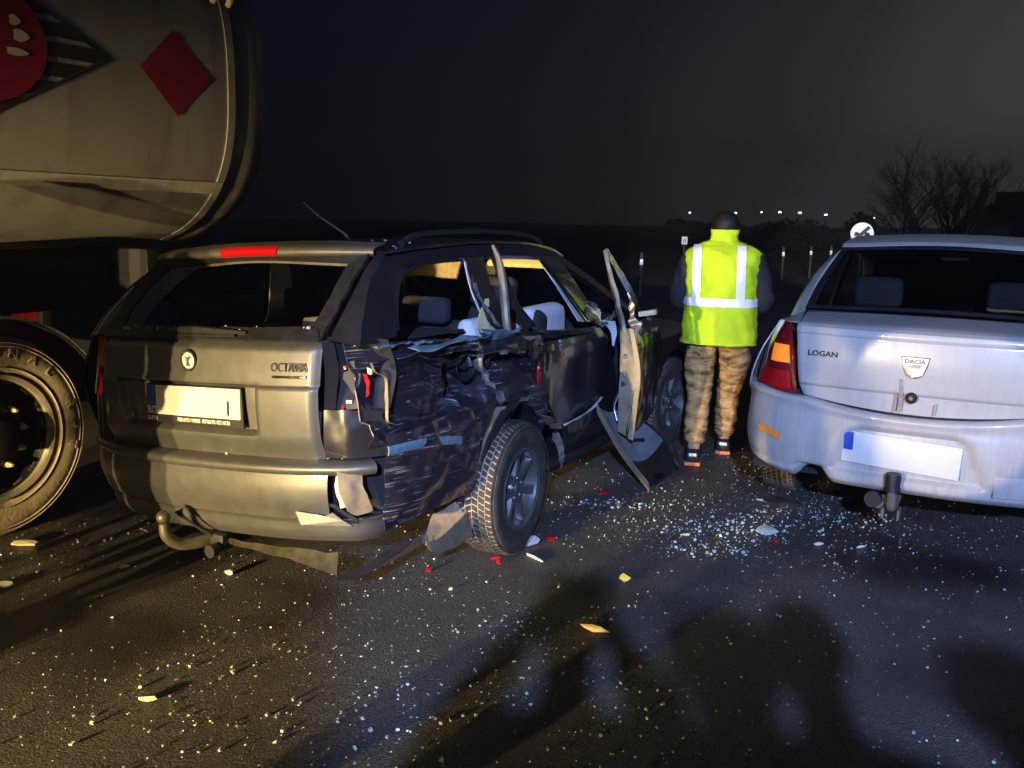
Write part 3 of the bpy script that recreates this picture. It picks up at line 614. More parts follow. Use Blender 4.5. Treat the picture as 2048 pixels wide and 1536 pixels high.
# --- D, C, B pillars, cant rail, roof
def pil(name, a, b, mt='paint', par=car, th=.02, n=18, disp=None, m=5): return sheet(name, [a, b], mt, par, th, m, n, disp)
pil('pillar', [(.755, .09, 1.09), (.72, .16, 1.20), (.665, .28, 1.33), (.625, .43, 1.418)], [(.75, .34, 1.105), (.715, .385, 1.19), (.66, .48, 1.30), (.635, .60, 1.378)])
sheet('pillar_return', [[(.752, .095, 1.09), (.718, .165, 1.20), (.663, .285, 1.33), (.625, .432, 1.416)], [(.622, .075, 1.105), (.628, .215, 1.27), (.616, .31, 1.36), (.608, .395, 1.425)]], 'paint', car, .006, 4, 18)
sheet('window_seal', [[(.752, .325, 1.125), (.72, .37, 1.19), (.662, .47, 1.305), (.64, .575, 1.362), (.633, .80, 1.388), (.632, 1.05, 1.392)], [(.748, .36, 1.13), (.715, .40, 1.19), (.655, .50, 1.295), (.634, .60, 1.348), (.627, .80, 1.372), (.626, 1.05, 1.376)]], 'black', car, .012, 3, 50)
pil('pillar', [(.632, 1.055, 1.392), (.66, 1.08, 1.25), (.70, 1.12, 1.13), (.75, 1.17, 1.05)], [(.632, 1.20, 1.392), (.66, 1.235, 1.25), (.70, 1.29, 1.13), (.75, 1.34, 1.04)], disp=wobble(.006, 18))
ribbon('torn_edge', [(.69, 1.05, 1.28), (.71, 1.08, 1.20), (.74, 1.12, 1.13), (.77, 1.16, 1.07)], .02, 'steel', car, 40, .008, 40)
pil('pillar', [(.63, 1.30, 1.394), (.665, 1.36, 1.25), (.70, 1.42, 1.13), (.755, 1.50, 1.035)], [(.63, 1.375, 1.394), (.66, 1.43, 1.25), (.695, 1.49, 1.13), (.75, 1.56, 1.03)], 'black')
# the rear door's window frame bar, bent outward
tube('bent_window_bar', [(.74, 1.13, 1.455), (.76, 1.16, 1.38), (.77, 1.18, 1.28), (.78, 1.19, 1.17), (.79, 1.19, 1.08), (.80, 1.20, 1.035)], [.008, .016, .02, .021, .02, .014], 'dust_metal', car, 8, 30)
pil('pillar', [(.625, 1.845, 1.372), (.655, 1.98, 1.27), (.69, 2.11, 1.15), (.745, 2.26, 1.0)], [(.615, 2.05, 1.372), (.65, 2.17, 1.27), (.69, 2.31, 1.13), (.755, 2.44, .97)])
sheet('window_seal', [[(.64, 1.83, 1.36), (.67, 1.97, 1.26), (.70, 2.10, 1.14), (.75, 2.24, 1.0)], [(.635, 1.87, 1.355), (.665, 2.01, 1.255), (.70, 2.14, 1.135), (.755, 2.28, .995)]], 'chrome', car, .006, 3, 30)
# header above the side windows + roof with rails
for s in (-1, 1):
    zo = 0 if s > 0 else -.07
    a = [(.628 * s, .40, 1.412 + zo), (.612 * s, .8, 1.436 + zo), (.60 * s, 1.25, 1.448 + zo), (.60 * s, 1.75, 1.436 + zo), (.605 * s, 2.05, 1.405 + zo), (.635 * s, 2.40, 1.29 + zo), (.69 * s, 2.85, 1.105 + zo), (.74 * s, 3.18, .975 + zo)]
    b = [(.645 * s, .55, 1.372 + zo), (.640 * s, .8, 1.386 + zo), (.637 * s, 1.25, 1.395 + zo), (.637 * s, 1.75, 1.383 + zo), (.64 * s, 2.02, 1.352 + zo), (.67 * s, 2.36, 1.245 + zo), (.72 * s, 2.80, 1.065 + zo), (.76 * s, 3.10, .955 + zo)]
    sheet('cant_rail', [a, b] if s > 0 else [b, a], 'paint', car, .03, 6, 50)
    tube('roof_rail', [(.575 * s, .62, 1.462 + zo), (.565 * s, .78, 1.500 + zo), (.555 * s, 1.3, 1.512 + zo), (.555 * s, 1.8, 1.494 + zo), (.56 * s, 2.0, 1.452 + zo)], [.016, .014, .014, .014, .016], 'black', car, 8, 30)
rr = []
for y, ze, xe in [(.42, 1.424, .62), (.8, 1.443, .608), (1.25, 1.455, .596), (1.75, 1.443, .597), (2.06, 1.408, .60), (2.22, 1.365, .60)]:
    rr.append([(xe * k, y - .03 * (1 - k * k), ze - .035 * (1 - k) / 2 * 2 + .0 + .034 * (1 - k * k)) for k in (1, .6, .2, -.2, -.6, -1)])
roof = surf('roof', rows(rr, 40, 26)[::-1], 'paint', car, .012)
rr2 = [[(x * .98, y, z - .035) for x, y, z in r_] for r_ in rr]
surf('headliner', rows(rr2, 14, 12)[::-1], 'liner', car, .006)
# windscreen, cracked
WS = [[(.56, 2.26, 1.35), (0, 2.33, 1.385), (-.56, 2.26, 1.28)], [(.62, 2.65, 1.18), (0, 2.75, 1.21), (-.62, 2.65, 1.11)], [(.70, 3.12, .97), (0, 3.25, .985), (-.70, 3.12, .89)]]
surf('windscreen', rows(WS, 14, 14), 'tinted', car, .005)
# --- rear door: dented skin under the window
P = np.zeros((90, 56, 3))
for i in range(90):
    f = i / 89
    for j in range(56):
        g = j / 55
        zt = 1.032 - .066 * f; zb = .395 + .0 * f
        z = zb + (zt - zb) * g
        y0 = np.interp(z, [.40, .50, .66, .82, .93, 1.04], [1.70, 1.68, 1.54, 1.44, 1.36, 1.28]); y1 = np.interp(z, [.38, .64, .85, .97], [2.60, 2.45, 2.34, 2.27])
        y = y0 + (y1 - y0) * f
        x = .842 + .014 * math.sin((z - .3) * 3.2) - .062 * sstep(.84, 1.04, z) - .03 * sstep(.5, .38, z)
        x += .010 * math.sin(y * 4 + z * 5) - .022 * math.exp(-(((y - 2.0) / .18) ** 2 + ((z - .72) / .2) ** 2)) + .012 * sstep(2.05, 2.2, y) + .004 * nv((y, z, 2), 6)
        x -= .02 * sstep(2.2, 2.45, y) * sstep(.7, .9, z)
        x += .05 * sstep(1.62, 1.40, y) * sstep(.75, 1.0, z) * (ridged((y, z, 0), 10) - .3)
        P[i, j] = (x, y, z)
rdoor = surf('rear_door', P, 'paint', car, .02)
lathe('door_reflector', [(.0, 0), (.006, .02), (.004, .036), (-.004, .042)], 20, 'red_lens', rdoor, (.0, 0, 0), 'X')
o = rdoor.children[-1]
for v in o.data.vertices: v.co = Vector((v.co.x + .868, v.co.y * .38 + 1.40, v.co.z * 1.35 + .815))
sheet('door_handle', [[(.855, 1.39, .955), (.872, 1.46, .955), (.868, 1.56, .952), (.852, 1.60, .95)], [(.858, 1.39, .92), (.875, 1.46, .918), (.872, 1.56, .92), (.856, 1.60, .925)]], 'paint', rdoor, .02, 5, 16)
sheet('belt_fold', [[(.80, 1.30, 1.035), (.815, 1.6, 1.005), (.815, 2.0, .985), (.80, 2.27, .975)], [(.845, 1.32, .985), (.85, 1.6, .985), (.845, 2.0, .962), (.825, 2.29, .945)]], 'paint', rdoor, .006, 6, 40, wobble(.006, 14))
sheet('torn_sheet', [[(.87, 1.25, 1.0), (.88, 1.32, .99)], [(.875, 1.28, .93), (.885, 1.345, .93)], [(.87, 1.33, .84), (.872, 1.35, .845)]], 'paint', rdoor, .003, 12, 6, wobble(.008, 20))
ribbon('torn_edge', [(.86, 1.22, 1.01), (.89, 1.27, 1.02), (.90, 1.33, 1.0), (.875, 1.36, .97)], .06, 'dust_metal', rdoor, 30, .02, 26)
# lower door moulding with the pale edge, sill
sheet('door_lower', [[(.852, 1.72, .495), (.862, 1.95, .50), (.862, 2.2, .53), (.85, 2.34, .56)], [(.862, 1.76, .40), (.868, 2.0, .40), (.865, 2.3, .40), (.85, 2.58, .40)], [(.84, 1.72, .315), (.845, 2.0, .315), (.845, 2.3, .32), (.84, 2.58, .34)]], 'paint', rdoor, .012, 10, 24, wobble(.004, 9))
ribbon('pale_edge', [(.866, 1.72, .495), (.876, 1.86, .505), (.878, 2.0, .515), (.876, 2.12, .535), (.868, 2.24, .565)], .016, 'trim_light', rdoor, 40, .003, 24)
sheet('sill', [[(.80, 1.62, .32), (.82, 2.0, .32), (.82, 2.6, .32), (.81, 3.1, .31)], [(.835, 1.62, .27), (.845, 2.0, .26), (.845, 2.6, .26), (.83, 3.1, .26)], [(.76, 1.64, .20), (.77, 2.0, .205), (.77, 2.6, .21), (.76, 3.1, .21)]], 'black', car, .01, 8, 24, wobble(.004, 8))
# hanging inner trim panel out of the door opening
tr = empty('hanging_door_trim', parent=car)
TA = [(.865, 2.15, .54), (.89, 2.15, .50), (.985, 2.21, .31), (1.06, 2.30, .16), (1.13, 2.38, .035)]
TB = [(.90, 2.42, .46), (.94, 2.56, .41), (1.01, 2.72, .31), (1.09, 2.84, .17), (1.16, 2.78, .05)]
A_ = CR(TA, 40); B_ = CR(TB, 40); P = np.zeros((40, 14, 3))
for i in range(40):
    for j in range(14):
        f = j / 13; P[i, j] = A_[i] * (1 - f) + B_[i] * f + np.array([0, 0, -.07 * math.sin(math.pi * f) * (.4 + .6 * math.sin(math.pi * i / 39))])
surf('trim_face', P[:27], 'trim_dim', tr, .006); surf('trim_pocket', P[26:] + np.array([0, 0, .003]), 'black', tr, .012)
sheet('trim_rim', [A_[::3] + np.array([0, 0, .02]), A_[::3] + np.array([.012, -.012, -.022])], 'flap', tr, .014, 4, 40)
sheet('trim_rim', [B_[13::3] + np.array([0, 0, .015]), B_[13::3] + np.array([.02, .02, -.02])], 'black', tr, .02, 4, 30)
rbox('trim_slot', tuple(P[18, 7] + np.array([0, 0, .012])), (.02, .16, .012), 'cavity', tr, .004, rot=Matrix.Rotation(R(-40), 3, 'Z') @ Matrix.Rotation(R(30), 3, 'Y'))
rbox('trim_lamp', tuple(P[36, 6] + np.array([0, 0, .012])), (.06, .08, .02), 'tinted', tr, .008)
# --- wheel arch liner and mud flap
sheet('arch_liner', [[(.50, .72, .30), (.50, .80, .56), (.50, .98, .70), (.50, 1.2, .74), (.50, 1.46, .62), (.50, 1.62, .36)], [(.83, .74, .32), (.83, .82, .56), (.83, .99, .69), (.83, 1.2, .715), (.83, 1.44, .60), (.83, 1.60, .36)]], 'cavity', car, .006, 6, 40)
sheet('mud_flap', [[(.885, 1.03, .715), (.875, .90, .62), (.87, .82, .48), (.865, .79, .33), (.87, .76, .22), (.88, .70, .165)], [(.70, 1.00, .69), (.69, .88, .60), (.70, .80, .47), (.70, .74, .33), (.70, .66, .23), (.72, .58, .165)]], 'flap', car, .014, 10, 40, wobble(.006, 8))
sheet('arch_lip', [[(.875, .76, .32), (.885, .80, .48), (.89, .89, .615), (.89, 1.02, .71), (.89, 1.14, .735)], [(.878, .80, .30), (.888, .835, .46), (.893, .915, .59), (.893, 1.03, .68), (.893, 1.14, .705)]], 'black', car, .02, 4, 40)
sheet('torn_flap', [[(.87, .70, .30), (.87, .55, .25), (.86, .42, .24), (.86, .40, .285)], [(.88, .74, .17), (.87, .58, .165), (.86, .44, .19), (.855, .39, .23)]], 'flap', car, .006, 8, 24, wobble(.008, 9))

# --- wheels
def wheel(par, c, rt, wd, treadmat, rimR, nsp, side=1, name='wheel'):
    wl = empty(name, c, 0, par)
    h = wd / 2 * side
    pr = [(-h, rimR), (-h * 1.02, rimR + .02), (-h * 1.06, (rt + rimR) / 2), (-h * .98, rt - .035), (-h * .82, rt - .012), (0, rt - .009), (h * .82, rt - .012), (h * .98, rt - .035), (h * 1.06, (rt + rimR) / 2), (h * 1.02, rimR + .02), (h, rimR), (h * .97, rimR - .004)]
    ty = lathe('tyre', CR(pr, 44), 72, 'rubber', wl)
    lathe('tread_base', [(-wd / 2 * .97, rt - .030), (-wd / 2 * .85, rt - .0105), (-wd / 2 * .5, rt - .0075), (0, rt - .007), (wd / 2 * .5, rt - .0075), (wd / 2 * .85, rt - .0105), (wd / 2 * .97, rt - .030)], 72, treadmat, ty)
    for rr_ in ((rt + rimR) / 2 + .035, rimR + .018):
        lathe('bead_line', [(h * 1.055, rr_ - .003), (h * 1.075, rr_), (h * 1.055, rr_ + .003)], 60, 'rubber', ty)
    # tread blocks
    Vt, Ft = [], []
    npit = 66
    for k in range(npit):
        for cidx in range(6):
            u0 = -0.96 + cidx * .32 + .02; u1 = u0 + .255; chev = .5 * abs((u0 + u1) / 2) ** 1.2
            a0 = (k + .5 * (cidx % 2) + chev) * 2 * math.pi / npit; a1 = a0 + 2 * math.pi / npit * .72; sk = .35 * 2 * math.pi / npit * (1 if u0 > 0 else -1)
            pts = []
            for (u, a) in ((u0, a0), (u1, a0 + sk), (u1, a1 + sk), (u0, a1)):
                ro = rt - .002 - .030 * max(0, abs(u) - .72) ** 1.3 * 3
                for r_ in (ro, ro - .010): pts.append((u * wd / 2, r_ * math.cos(a), r_ * math.sin(a)))
            o_ = len(Vt); Vt += pts
            Ft += [tuple(o_ + q for q in f) for f in ((0, 2, 4, 6), (0, 1, 3, 2), (2, 3, 5, 4), (4, 5, 7, 6), (6, 7, 1, 0))]
    mk('tread_blocks', Vt, Ft, 'rubber', wl, smooth=False, kind='stuff')
    rim = lathe('rim', [(h * .99, rimR - .002), (h * 1.03, rimR - .006), (h * .95, rimR - .02), (h * .5, rimR - .032), (-h * .8, rimR - .035)], 60, 'alloy', wl)
    lathe('brake_drum', [(h * .1, 0), (h * .1, rimR * .62), (-h * .4, rimR * .64)], 30, 'cavity', wl)
    for k in range(nsp):
        a = 2 * math.pi * k / nsp + .25
        A1 = []; 
        for r_, hw, d, t_ in ((.035, .032, .62, .03), (.085, .022, .72, .028), (rimR * .72, .021, .74, .026), (rimR - .012, .034, .88, .02)):
            ca, sa = math.cos(a), math.sin(a)
            A1.append([(h * d - side * t_, r_ * ca + hw * sa, r_ * sa - hw * ca), (h * d, r_ * ca + hw * .72 * sa, r_ * sa - hw * .72 * ca), (h * d, r_ * ca - hw * .72 * sa, r_ * sa + hw * .72 * ca), (h * d - side * t_, r_ * ca - hw * sa, r_ * sa + hw * ca)])
        surf('spoke', CR(np.array(A1), 12), 'alloy', wl, .004)
    lathe('hub', [(h * .78, 0), (h * .78, .028), (h * .72, .032), (h * .70, .06), (h * .45, .07)], 28, 'alloy', wl)
    for k in range(5):
        a = 2 * math.pi * k / 5; lathe('wheel_bolt', [(h * .76, 0), (h * .76, .007), (h * .68, .009)], 6, 'steel', wl, (0, .05 * math.cos(a), .05 * math.sin(a)), 'X', 20)
    return wl
RT = .318
wr = wheel(car, (.850, 1.075, RT), RT + .006, .205, 'groove', .198, 7); wr.rotation_euler = (R(20), 0, R(2))
wfr = wheel(car, (.77, 3.60, RT - .004), RT, .205, 'groove', .198, 7); wfr.rotation_euler = (R(5), 0, R(-8))
for y in (1.10, 3.60):
    wl = copy_tree(wr, car); wl.location = (-.77, y, RT - .004); wl.rotation_euler = (0, 0, math.pi)

# --- interior
sheet('floor_pan', [[(-.76, .15, .36), (-.76, 1.2, .42), (-.76, 2.2, .30), (-.76, 3.6, .33)], [(.74, .15, .36), (.74, 1.2, .42), (.74, 2.2, .30), (.74, 3.6, .33)]], 'cavity', car, .05, 3, 16)
sheet('bulkhead', [[(-.72, 3.25, .32), (.74, 3.25, .32)], [(-.70, 3.25, .92), (.72, 3.25, .93)]], 'cavity', car, .02, 3, 4)
sheet('dashboard', [[(-.70, 2.80, .60), (0, 2.78, .60), (.72, 2.80, .60)], [(-.69, 2.72, .86), (0, 2.70, .88), (.70, 2.72, .92)], [(-.68, 3.2, .90), (0, 3.25, .93), (.70, 3.2, .95)]], 'seat', car, .02, 10, 14)
tube('steering_wheel', [(-.36 + .18 * math.cos(a), 2.60 + .05 * math.sin(a), .86 + .18 * math.sin(a)) for a in np.linspace(0, 2 * math.pi, 25)], .014, 'seat', car, 8)
for x in (-.36, .38):
    st = empty('front_seat', parent=car)
    rbox('seat_base', (x, 2.25, .52), (.50, .52, .16), 'seat', st, .06, 3)
    rbox('backrest', (x, 1.90, .80), (.48, .16, .58), 'seat', st, .07, 3, rot=Matrix.Rotation(R(-16), 3, 'X'))
    rbox('headrest', (x, 1.80, 1.18), (.27, .10, .17), 'seat', st, .045, 3, rot=Matrix.Rotation(R(-12), 3, 'X'))
rs_ = empty('rear_seat', parent=car)
rbox('seat_base', (0, 1.55, .52), (1.30, .50, .16), 'seat', rs_, .06, 3)
rbox('backrest', (0, 1.20, .82), (1.30, .15, .52), 'seat', rs_, .06, 3, rot=Matrix.Rotation(R(-18), 3, 'X'))
for x in (-.38, .38): rbox('headrest', (x, 1.12, 1.13), (.26, .09, .13), 'seat', rs_, .04, 3)
sheet('parcel_cover', [[(-.62, .30, 1.0), (.62, .30, 1.06)], [(-.62, 1.05, 1.0), (.64, 1.05, 1.05)]], 'seat', car, .01, 3, 6)
# intact left flank (mirrored), with pale inner trim seen through the windows
zl = -.07
def mir(p, dx=0): return [(-(x - dx), y, z + zl) for x, y, z in p]
LP = [([(.755, .09, 1.09), (.72, .16, 1.20), (.665, .28, 1.33), (.625, .43, 1.418)], [(.75, .34, 1.105), (.715, .385, 1.19), (.66, .48, 1.30), (.635, .60, 1.378)]),
      ([(.632, 1.10, 1.392), (.66, 1.12, 1.25), (.70, 1.15, 1.13), (.75, 1.17, 1.05)], [(.632, 1.24, 1.392), (.66, 1.30, 1.25), (.70, 1.36, 1.13), (.75, 1.42, 1.04)]),
      ([(.625, 1.89, 1.372), (.655, 2.0, 1.27), (.69, 2.11, 1.15), (.745, 2.22, 1.0)], [(.615, 2.05, 1.372), (.65, 2.17, 1.27), (.69, 2.31, 1.13), (.755, 2.44, .97)])]
for a, b in LP:
    sheet('pillar', [mir(b), mir(a)], 'paint', car, .012, 4, 16)
    sheet('pillar_trim', [mir(a, .03), mir(b, .03)], 'trim_light', car, .008, 4, 16)
    sheet('pillar_trim', [[(x - .03, y, z) for x, y, z in b], [(x - .03, y, z) for x, y, z in a]], 'trim_light', car, .006, 4, 16)
LF = [[(.77, .12, 1.02), (.77, .6, 1.01), (.77, 1.2, .99), (.77, 2.3, .90), (.76, 3.2, .86)], [(.85, .12, .8), (.86, .6, .8), (.86, 1.2, .8), (.86, 2.3, .78), (.85, 3.2, .76)], [(.86, .20, .55), (.86, .6, .62), (.86, 1.2, .70), (.86, 2.3, .5), (.86, 3.2, .66)], [(.84, .22, .5), (.84, .6, .5), (.84, 1.2, .66), (.83, 2.3, .25), (.83, 3.2, .5)]]
sheet('left_flank', [[(-x, y, z) for x, y, z in p] for p in LF], 'paint', car, .012, 16, 40)
sheet('left_rear_lamp', [[(-.60, .06, 1.02), (-.70, .10, 1.02), (-.78, .22, 1.0)], [(-.60, .05, .76), (-.72, .08, .76), (-.82, .20, .76)]], 'dark_red_lens', car, .01, 8, 12)
sheet('left_corner_panel', [[(-.60, .06, .76), (-.72, .09, .76), (-.82, .21, .76)], [(-.60, .06, .55), (-.72, .09, .55), (-.82, .21, .55)]], 'paint', car, .01, 6, 12)
# grab shelf edge glimpsed through the rear window, sun visor, mirror, curtain air bags
prism('loose_trim_board', [(.30, .30, 1.14), (.52, .22, 1.17), (.53, .18, 1.10), (.36, .22, 1.105)], (0, .01, .012), 'dust_metal', car)
rbox('sun_visor', (-.30, 2.22, 1.28), (.42, .03, .16), 'foam', car, .012, rot=Matrix.Rotation(R(-30), 3, 'X'))
rbox('sun_visor', (.32, 2.22, 1.33), (.40, .03, .10), 'foam', car, .012, rot=Matrix.Rotation(R(-60), 3, 'X'))
rbox('inside_mirror', (0, 2.30, 1.27), (.24, .03, .07), 'black', car, .012)
def cushion(name, c, s, par, mt='airbag', rot=None, a=.025):
    return rbox(name, c, s, mt, par, min(s) * .46, 5, rot=rot, fn=lambda v: v + Vector((nv(v, 9), nv(v, 9, 3), nv(v, 9, 6))) * a)
cushion('air_bag', (.52, 2.10, .985), (.14, .48, .22), car)
sheet('air_bag_cloth', [[(.80, 2.36, 1.0), (.83, 2.50, .985)], [(.84, 2.42, .93), (.86, 2.46, .92)], [(.845, 2.44, .84), (.85, 2.45, .84)]], 'airbag', car, .006, 12, 8, wobble(.008, 10))
cushion('air_bag', (.60, 1.26, 1.0), (.10, .30, .18), car)
sheet('belt_trim', [[(.70, 1.14, 1.20), (.705, 1.165, 1.20)], [(.71, 1.05, 1.09), (.715, 1.16, 1.085)], [(.72, 1.08, 1.045), (.72, 1.15, 1.04)]], 'foam', car, .006, 10, 6)
# torn stuffing at the B pillar foot
for k, (pth, wd, mt_) in enumerate([([(.76, 2.28, 1.08), (.79, 2.34, 1.04), (.80, 2.38, .98)], .05, 'debris_cream'), ([(.78, 2.36, 1.0), (.82, 2.42, 1.01), (.83, 2.50, 1.03)], .05, 'dust_metal'), ([(.79, 2.30, .99), (.82, 2.36, .98), (.82, 2.44, .975)], .035, 'steel'), ([(.77, 2.20, 1.12), (.78, 2.28, 1.10), (.79, 2.32, 1.06)], .03, 'dust_metal')]):
    ribbon('torn_trim', pth, wd, mt_, car, 26, .018, 30, 2)
# --- front right door, standing ajar
HX, HY, PHI = .845, 3.20, R(11.5)
def dl(s, n, z, tw=0): 
    """door frame: s from hinge back, n outward"""
    dx, dy = math.sin(PHI), -math.cos(PHI)
    return (HX + s * dx + n * (-dy) + tw, HY + s * dy + n * dx, z)
P = np.zeros((40, 40, 3))
for i in range(40):
    for j in range(40):
        z = .36 + .61 * j / 39; s_ = (1.0 - .04 * (z - .6)) * i / 39
        P[i, j] = dl(s_, .03 * math.sin((z - .3) * 3.6) - .05 * sstep(.85, 1.0, z) + .012 * nv((s_, z, 0), 7) - .03 * sstep(.75, 1.0, s_) * (1 - abs(nv((s_, z, 3), 5))), z, .03 * (z - .7) * -1)
fdoor = surf('front_door', P, 'paint', car, .01, label='black front door standing ajar with bent frame')
sheet('door_edge', [[dl(1.0, .0, .36), dl(1.005, .02, .55), dl(1.0, .03, .75), dl(.995, -.02, .97)], [dl(.985, -.055, .38), dl(.985, -.06, .55), dl(.98, -.06, .75), dl(.97, -.07, .97)]], 'dust_metal', fdoor, .006, 8, 30, wobble(.006, 12))
sheet('door_edge_flange', [[dl(1.015, .035, .34), dl(1.02, .055, .55), dl(1.015, .06, .75), dl(1.005, .01, .98)], [dl(1.01, .005, .35), dl(1.012, .025, .55), dl(1.01, .03, .75), dl(1.0, -.015, .98)]], 'dust_metal', fdoor, .008, 4, 30)
lathe('latch_bolt', [(0, 0), (-.01, .012), (.0, .014)], 12, 'steel', fdoor, dl(.998, -.035, .82), 'Y')
lathe('latch_bolt', [(0, 0), (-.01, .009), (.0, .011)], 12, 'steel', fdoor, dl(.998, -.03, .72), 'Y')
prism('latch_plate', [dl(1.0, -.05, .68), dl(1.0, -.02, .66), dl(1.0, -.05, .64)], (0, -.004, 0), 'black', fdoor)
sheet('inner_door_panel', [[dl(.98, -.06, .40), dl(.5, -.08, .40), dl(.05, -.08, .42)], [dl(.97, -.07, .95), dl(.5, -.09, .96), dl(.05, -.08, .97)]], 'seat', fdoor, .012, 6, 12)
sheet('speaker_grille', [[dl(.99, -.065, .60), dl(.985, -.09, .52), dl(.99, -.07, .44)], [dl(.90, -.075, .62), dl(.90, -.11, .52), dl(.90, -.08, .42)]], 'steel', fdoor, .006, 6, 14)
sheet('window_frame', [[dl(1.0, -.03, .96), dl(.99, -.075, 1.12), dl(.97, -.13, 1.28), dl(.93, -.18, 1.415)], [dl(.96, -.05, .96), dl(.95, -.095, 1.12), dl(.93, -.145, 1.28), dl(.915, -.185, 1.41)]], 'dust_metal', fdoor, .02, 4, 30, wobble(.005, 14))
sheet('window_frame', [[dl(.93, -.17, 1.42), dl(.72, -.15, 1.33), dl(.45, -.10, 1.17), dl(.22, -.06, .99)], [dl(.93, -.175, 1.385), dl(.72, -.155, 1.285), dl(.47, -.11, 1.12), dl(.26, -.065, .97)]], 'paint', fdoor, .02, 4, 30, wobble(.004, 10))
ribbon('torn_trim', [dl(1.0, .02, .95), dl(.98, .0, 1.03), dl(.96, -.02, 1.10), dl(.95, -.04, 1.16)], .05, 'steel', fdoor, 40, .02, 24, 2)
sheet('mirror_stub', [[dl(.30, -.06, .985), dl(.37, -.06, .985)], [dl(.30, .045, 1.005), dl(.37, .045, 1.005)]], 'debris_cream', fdoor, .03, 4, 4)
# --- front wing, bonnet, nose
P = np.zeros((50, 24, 3))
for i in range(50):
    y = 3.14 + 1.25 * i / 49
    zt = np.interp(y, [3.14, 3.6, 4.1, 4.4], [.955, .90, .82, .72]); dy = y - 3.60; zb = max(.34, .32 + math.sqrt(max(0, .37 ** 2 - dy ** 2)))
    for j in range(24):
        z = zb + (zt - zb) * j / 23; P[i, j] = (.85 + .012 * math.sin((z - .4) * 5) - .09 * sstep(.78, .97, z) - .22 * sstep(3.95, 4.42, y) ** 1.5, y, z)
surf('front_wing', P, 'paint', car, .006)
surf('front_wing', P[::-1] * np.array([-1, 1, 1]) + np.array([0, 0, -.05]), 'paint', car, .006)
sheet('bonnet', [[(.76, 3.16, .965), (.74, 3.6, .905), (.70, 4.1, .83), (.55, 4.42, .72)], [(0, 3.24, 1.0), (0, 3.6, .96), (0, 4.1, .87), (0, 4.50, .75)], [(-.76, 3.16, .90), (-.74, 3.6, .85), (-.70, 4.1, .77), (-.55, 4.42, .68)]], 'paint', car, .006, 14, 20)
sheet('front_bumper', [[(.86, 4.0, .52), (.66, 4.38, .70), (0, 4.52, .74), (-.66, 4.38, .68), (-.86, 4.0, .50)], [(.86, 4.0, .30), (.68, 4.42, .26), (0, 4.56, .25), (-.68, 4.42, .25), (-.86, 4.0, .28)]], 'paint', car, .01, 8, 24)
sheet('engine_bay', [[(-.7, 3.3, .35), (.7, 3.3, .35)], [(-.6, 4.35, .35), (.6, 4.35, .35)]], 'cavity', car, .02, 3, 3)
sheet('wing_liner', [[(.55, 3.20, .33), (.55, 3.3, .62), (.55, 3.6, .72), (.55, 3.9, .62), (.55, 4.0, .33)], [(.84, 3.22, .33), (.84, 3.32, .60), (.84, 3.6, .69), (.84, 3.88, .60), (.84, 3.98, .33)]], 'cavity', car, .006, 5, 30)

# ================================================================== TANKER TRAILER  (same local frame as the car: x right, y along the road)
tk = empty('tanker_trailer', CAR_POS, CAR_RZ, label='grimy pale tanker trailer with hazard diamonds and a dusty black wheel', category='trailer')
TX, TZ, HW, HH = -2.525, 2.34, 1.25, 1.00
def tank_sec(a, k=1.0):
    c, s = math.cos(a), math.sin(a); e = 2 / 2.7
    return (TX + k * HW * math.copysign(abs(c) ** e, c), TZ + k * HH * math.copysign(abs(s) ** e, s))
def tank_x(z, off=0.0):
    s = min(1, abs((z - TZ) / HH)); return TX + HW * max(0, 1 - s ** 2.7) ** (1 / 2.7) + off
def ring(y, k, n=96): return [(tank_sec(a, k)[0], y, tank_sec(a, k)[1]) for a in np.linspace(0, 2 * math.pi, n, endpoint=False)]
P = np.array([ring(y, k) for y, k in [(-7.5, 1.0), (-4, 1.0), (-1.2, 1.0), (0.4, 1.0), (1.2, 1.0), (1.56, 1.0), (1.575, .999), (1.58, .985)]])
tank = surf('tank_shell', P[::-1], 'tank', tk, 0, cv=True, ang=30)
P = np.array([ring(y, k) for y, k in [(1.54, .965), (1.60, .985), (1.72, .992), (1.82, .988), (1.90, .955), (1.97, .88), (2.03, .76), (2.10, .55), (2.13, .3), (2.14, .02)]])
surf('tank_end', P[::-1], 'tank_end', tk, 0, cv=True)
surf('tank_end', np.array([ring(y, k) for y, k in [(-7.5, 1.0), (-7.7, .9), (-7.85, .6), (-7.9, .02)]]), 'tank_end', tk, 0, cv=True)
def on_tank(poly, off): return [(tank_x(z, off), y, z) for y, z in poly]
def skin_patch(name, y0, y1, z0, z1, off, mt, par, m=12, n=16, th=.006):
    P = np.array([[(tank_x(z, off), y, z) for z in np.linspace(z0, z1, n)] for y in np.linspace(y0, y1, m)]); return surf(name, P, mt, par, th)
st = skin_patch('rubbing_strip', -7.3, 1.565, 1.690, 1.755, .012, 'strip', tank, 60, 5, .01)
skin_patch('end_hoop', 1.515, 1.572, 1.40, 3.2, .008, 'tank', tank, 4, 50, .008)
# red diamond placard
def patch_poly(name, poly, off, mt, par, sub=6):
    """a flat-print polygon laid on the curved shell (fan of convex polygon)"""
    poly = [np.array(p, float) for p in poly]; c = sum(poly) / len(poly); V = []; F = []
    n = len(poly)
    for r_ in range(sub + 1):
        for p in poly: 
            q = c + (p - c) * r_ / sub; V.append((tank_x(q[1], off), q[0], q[1]))
    for r_ in range(sub):
        for i in range(n): F.append((r_ * n + i, (r_ + 1) * n + i, (r_ + 1) * n + (i + 1) % n, r_ * n + (i + 1) % n))
    return mk(name, V, F, mt, par, ang=80)
patch_poly('hazard_diamond', [(1.125, 2.557), (.885, 2.332), (1.14, 2.098), (1.388, 2.330)], .006, 'placard_red', tank, 6)
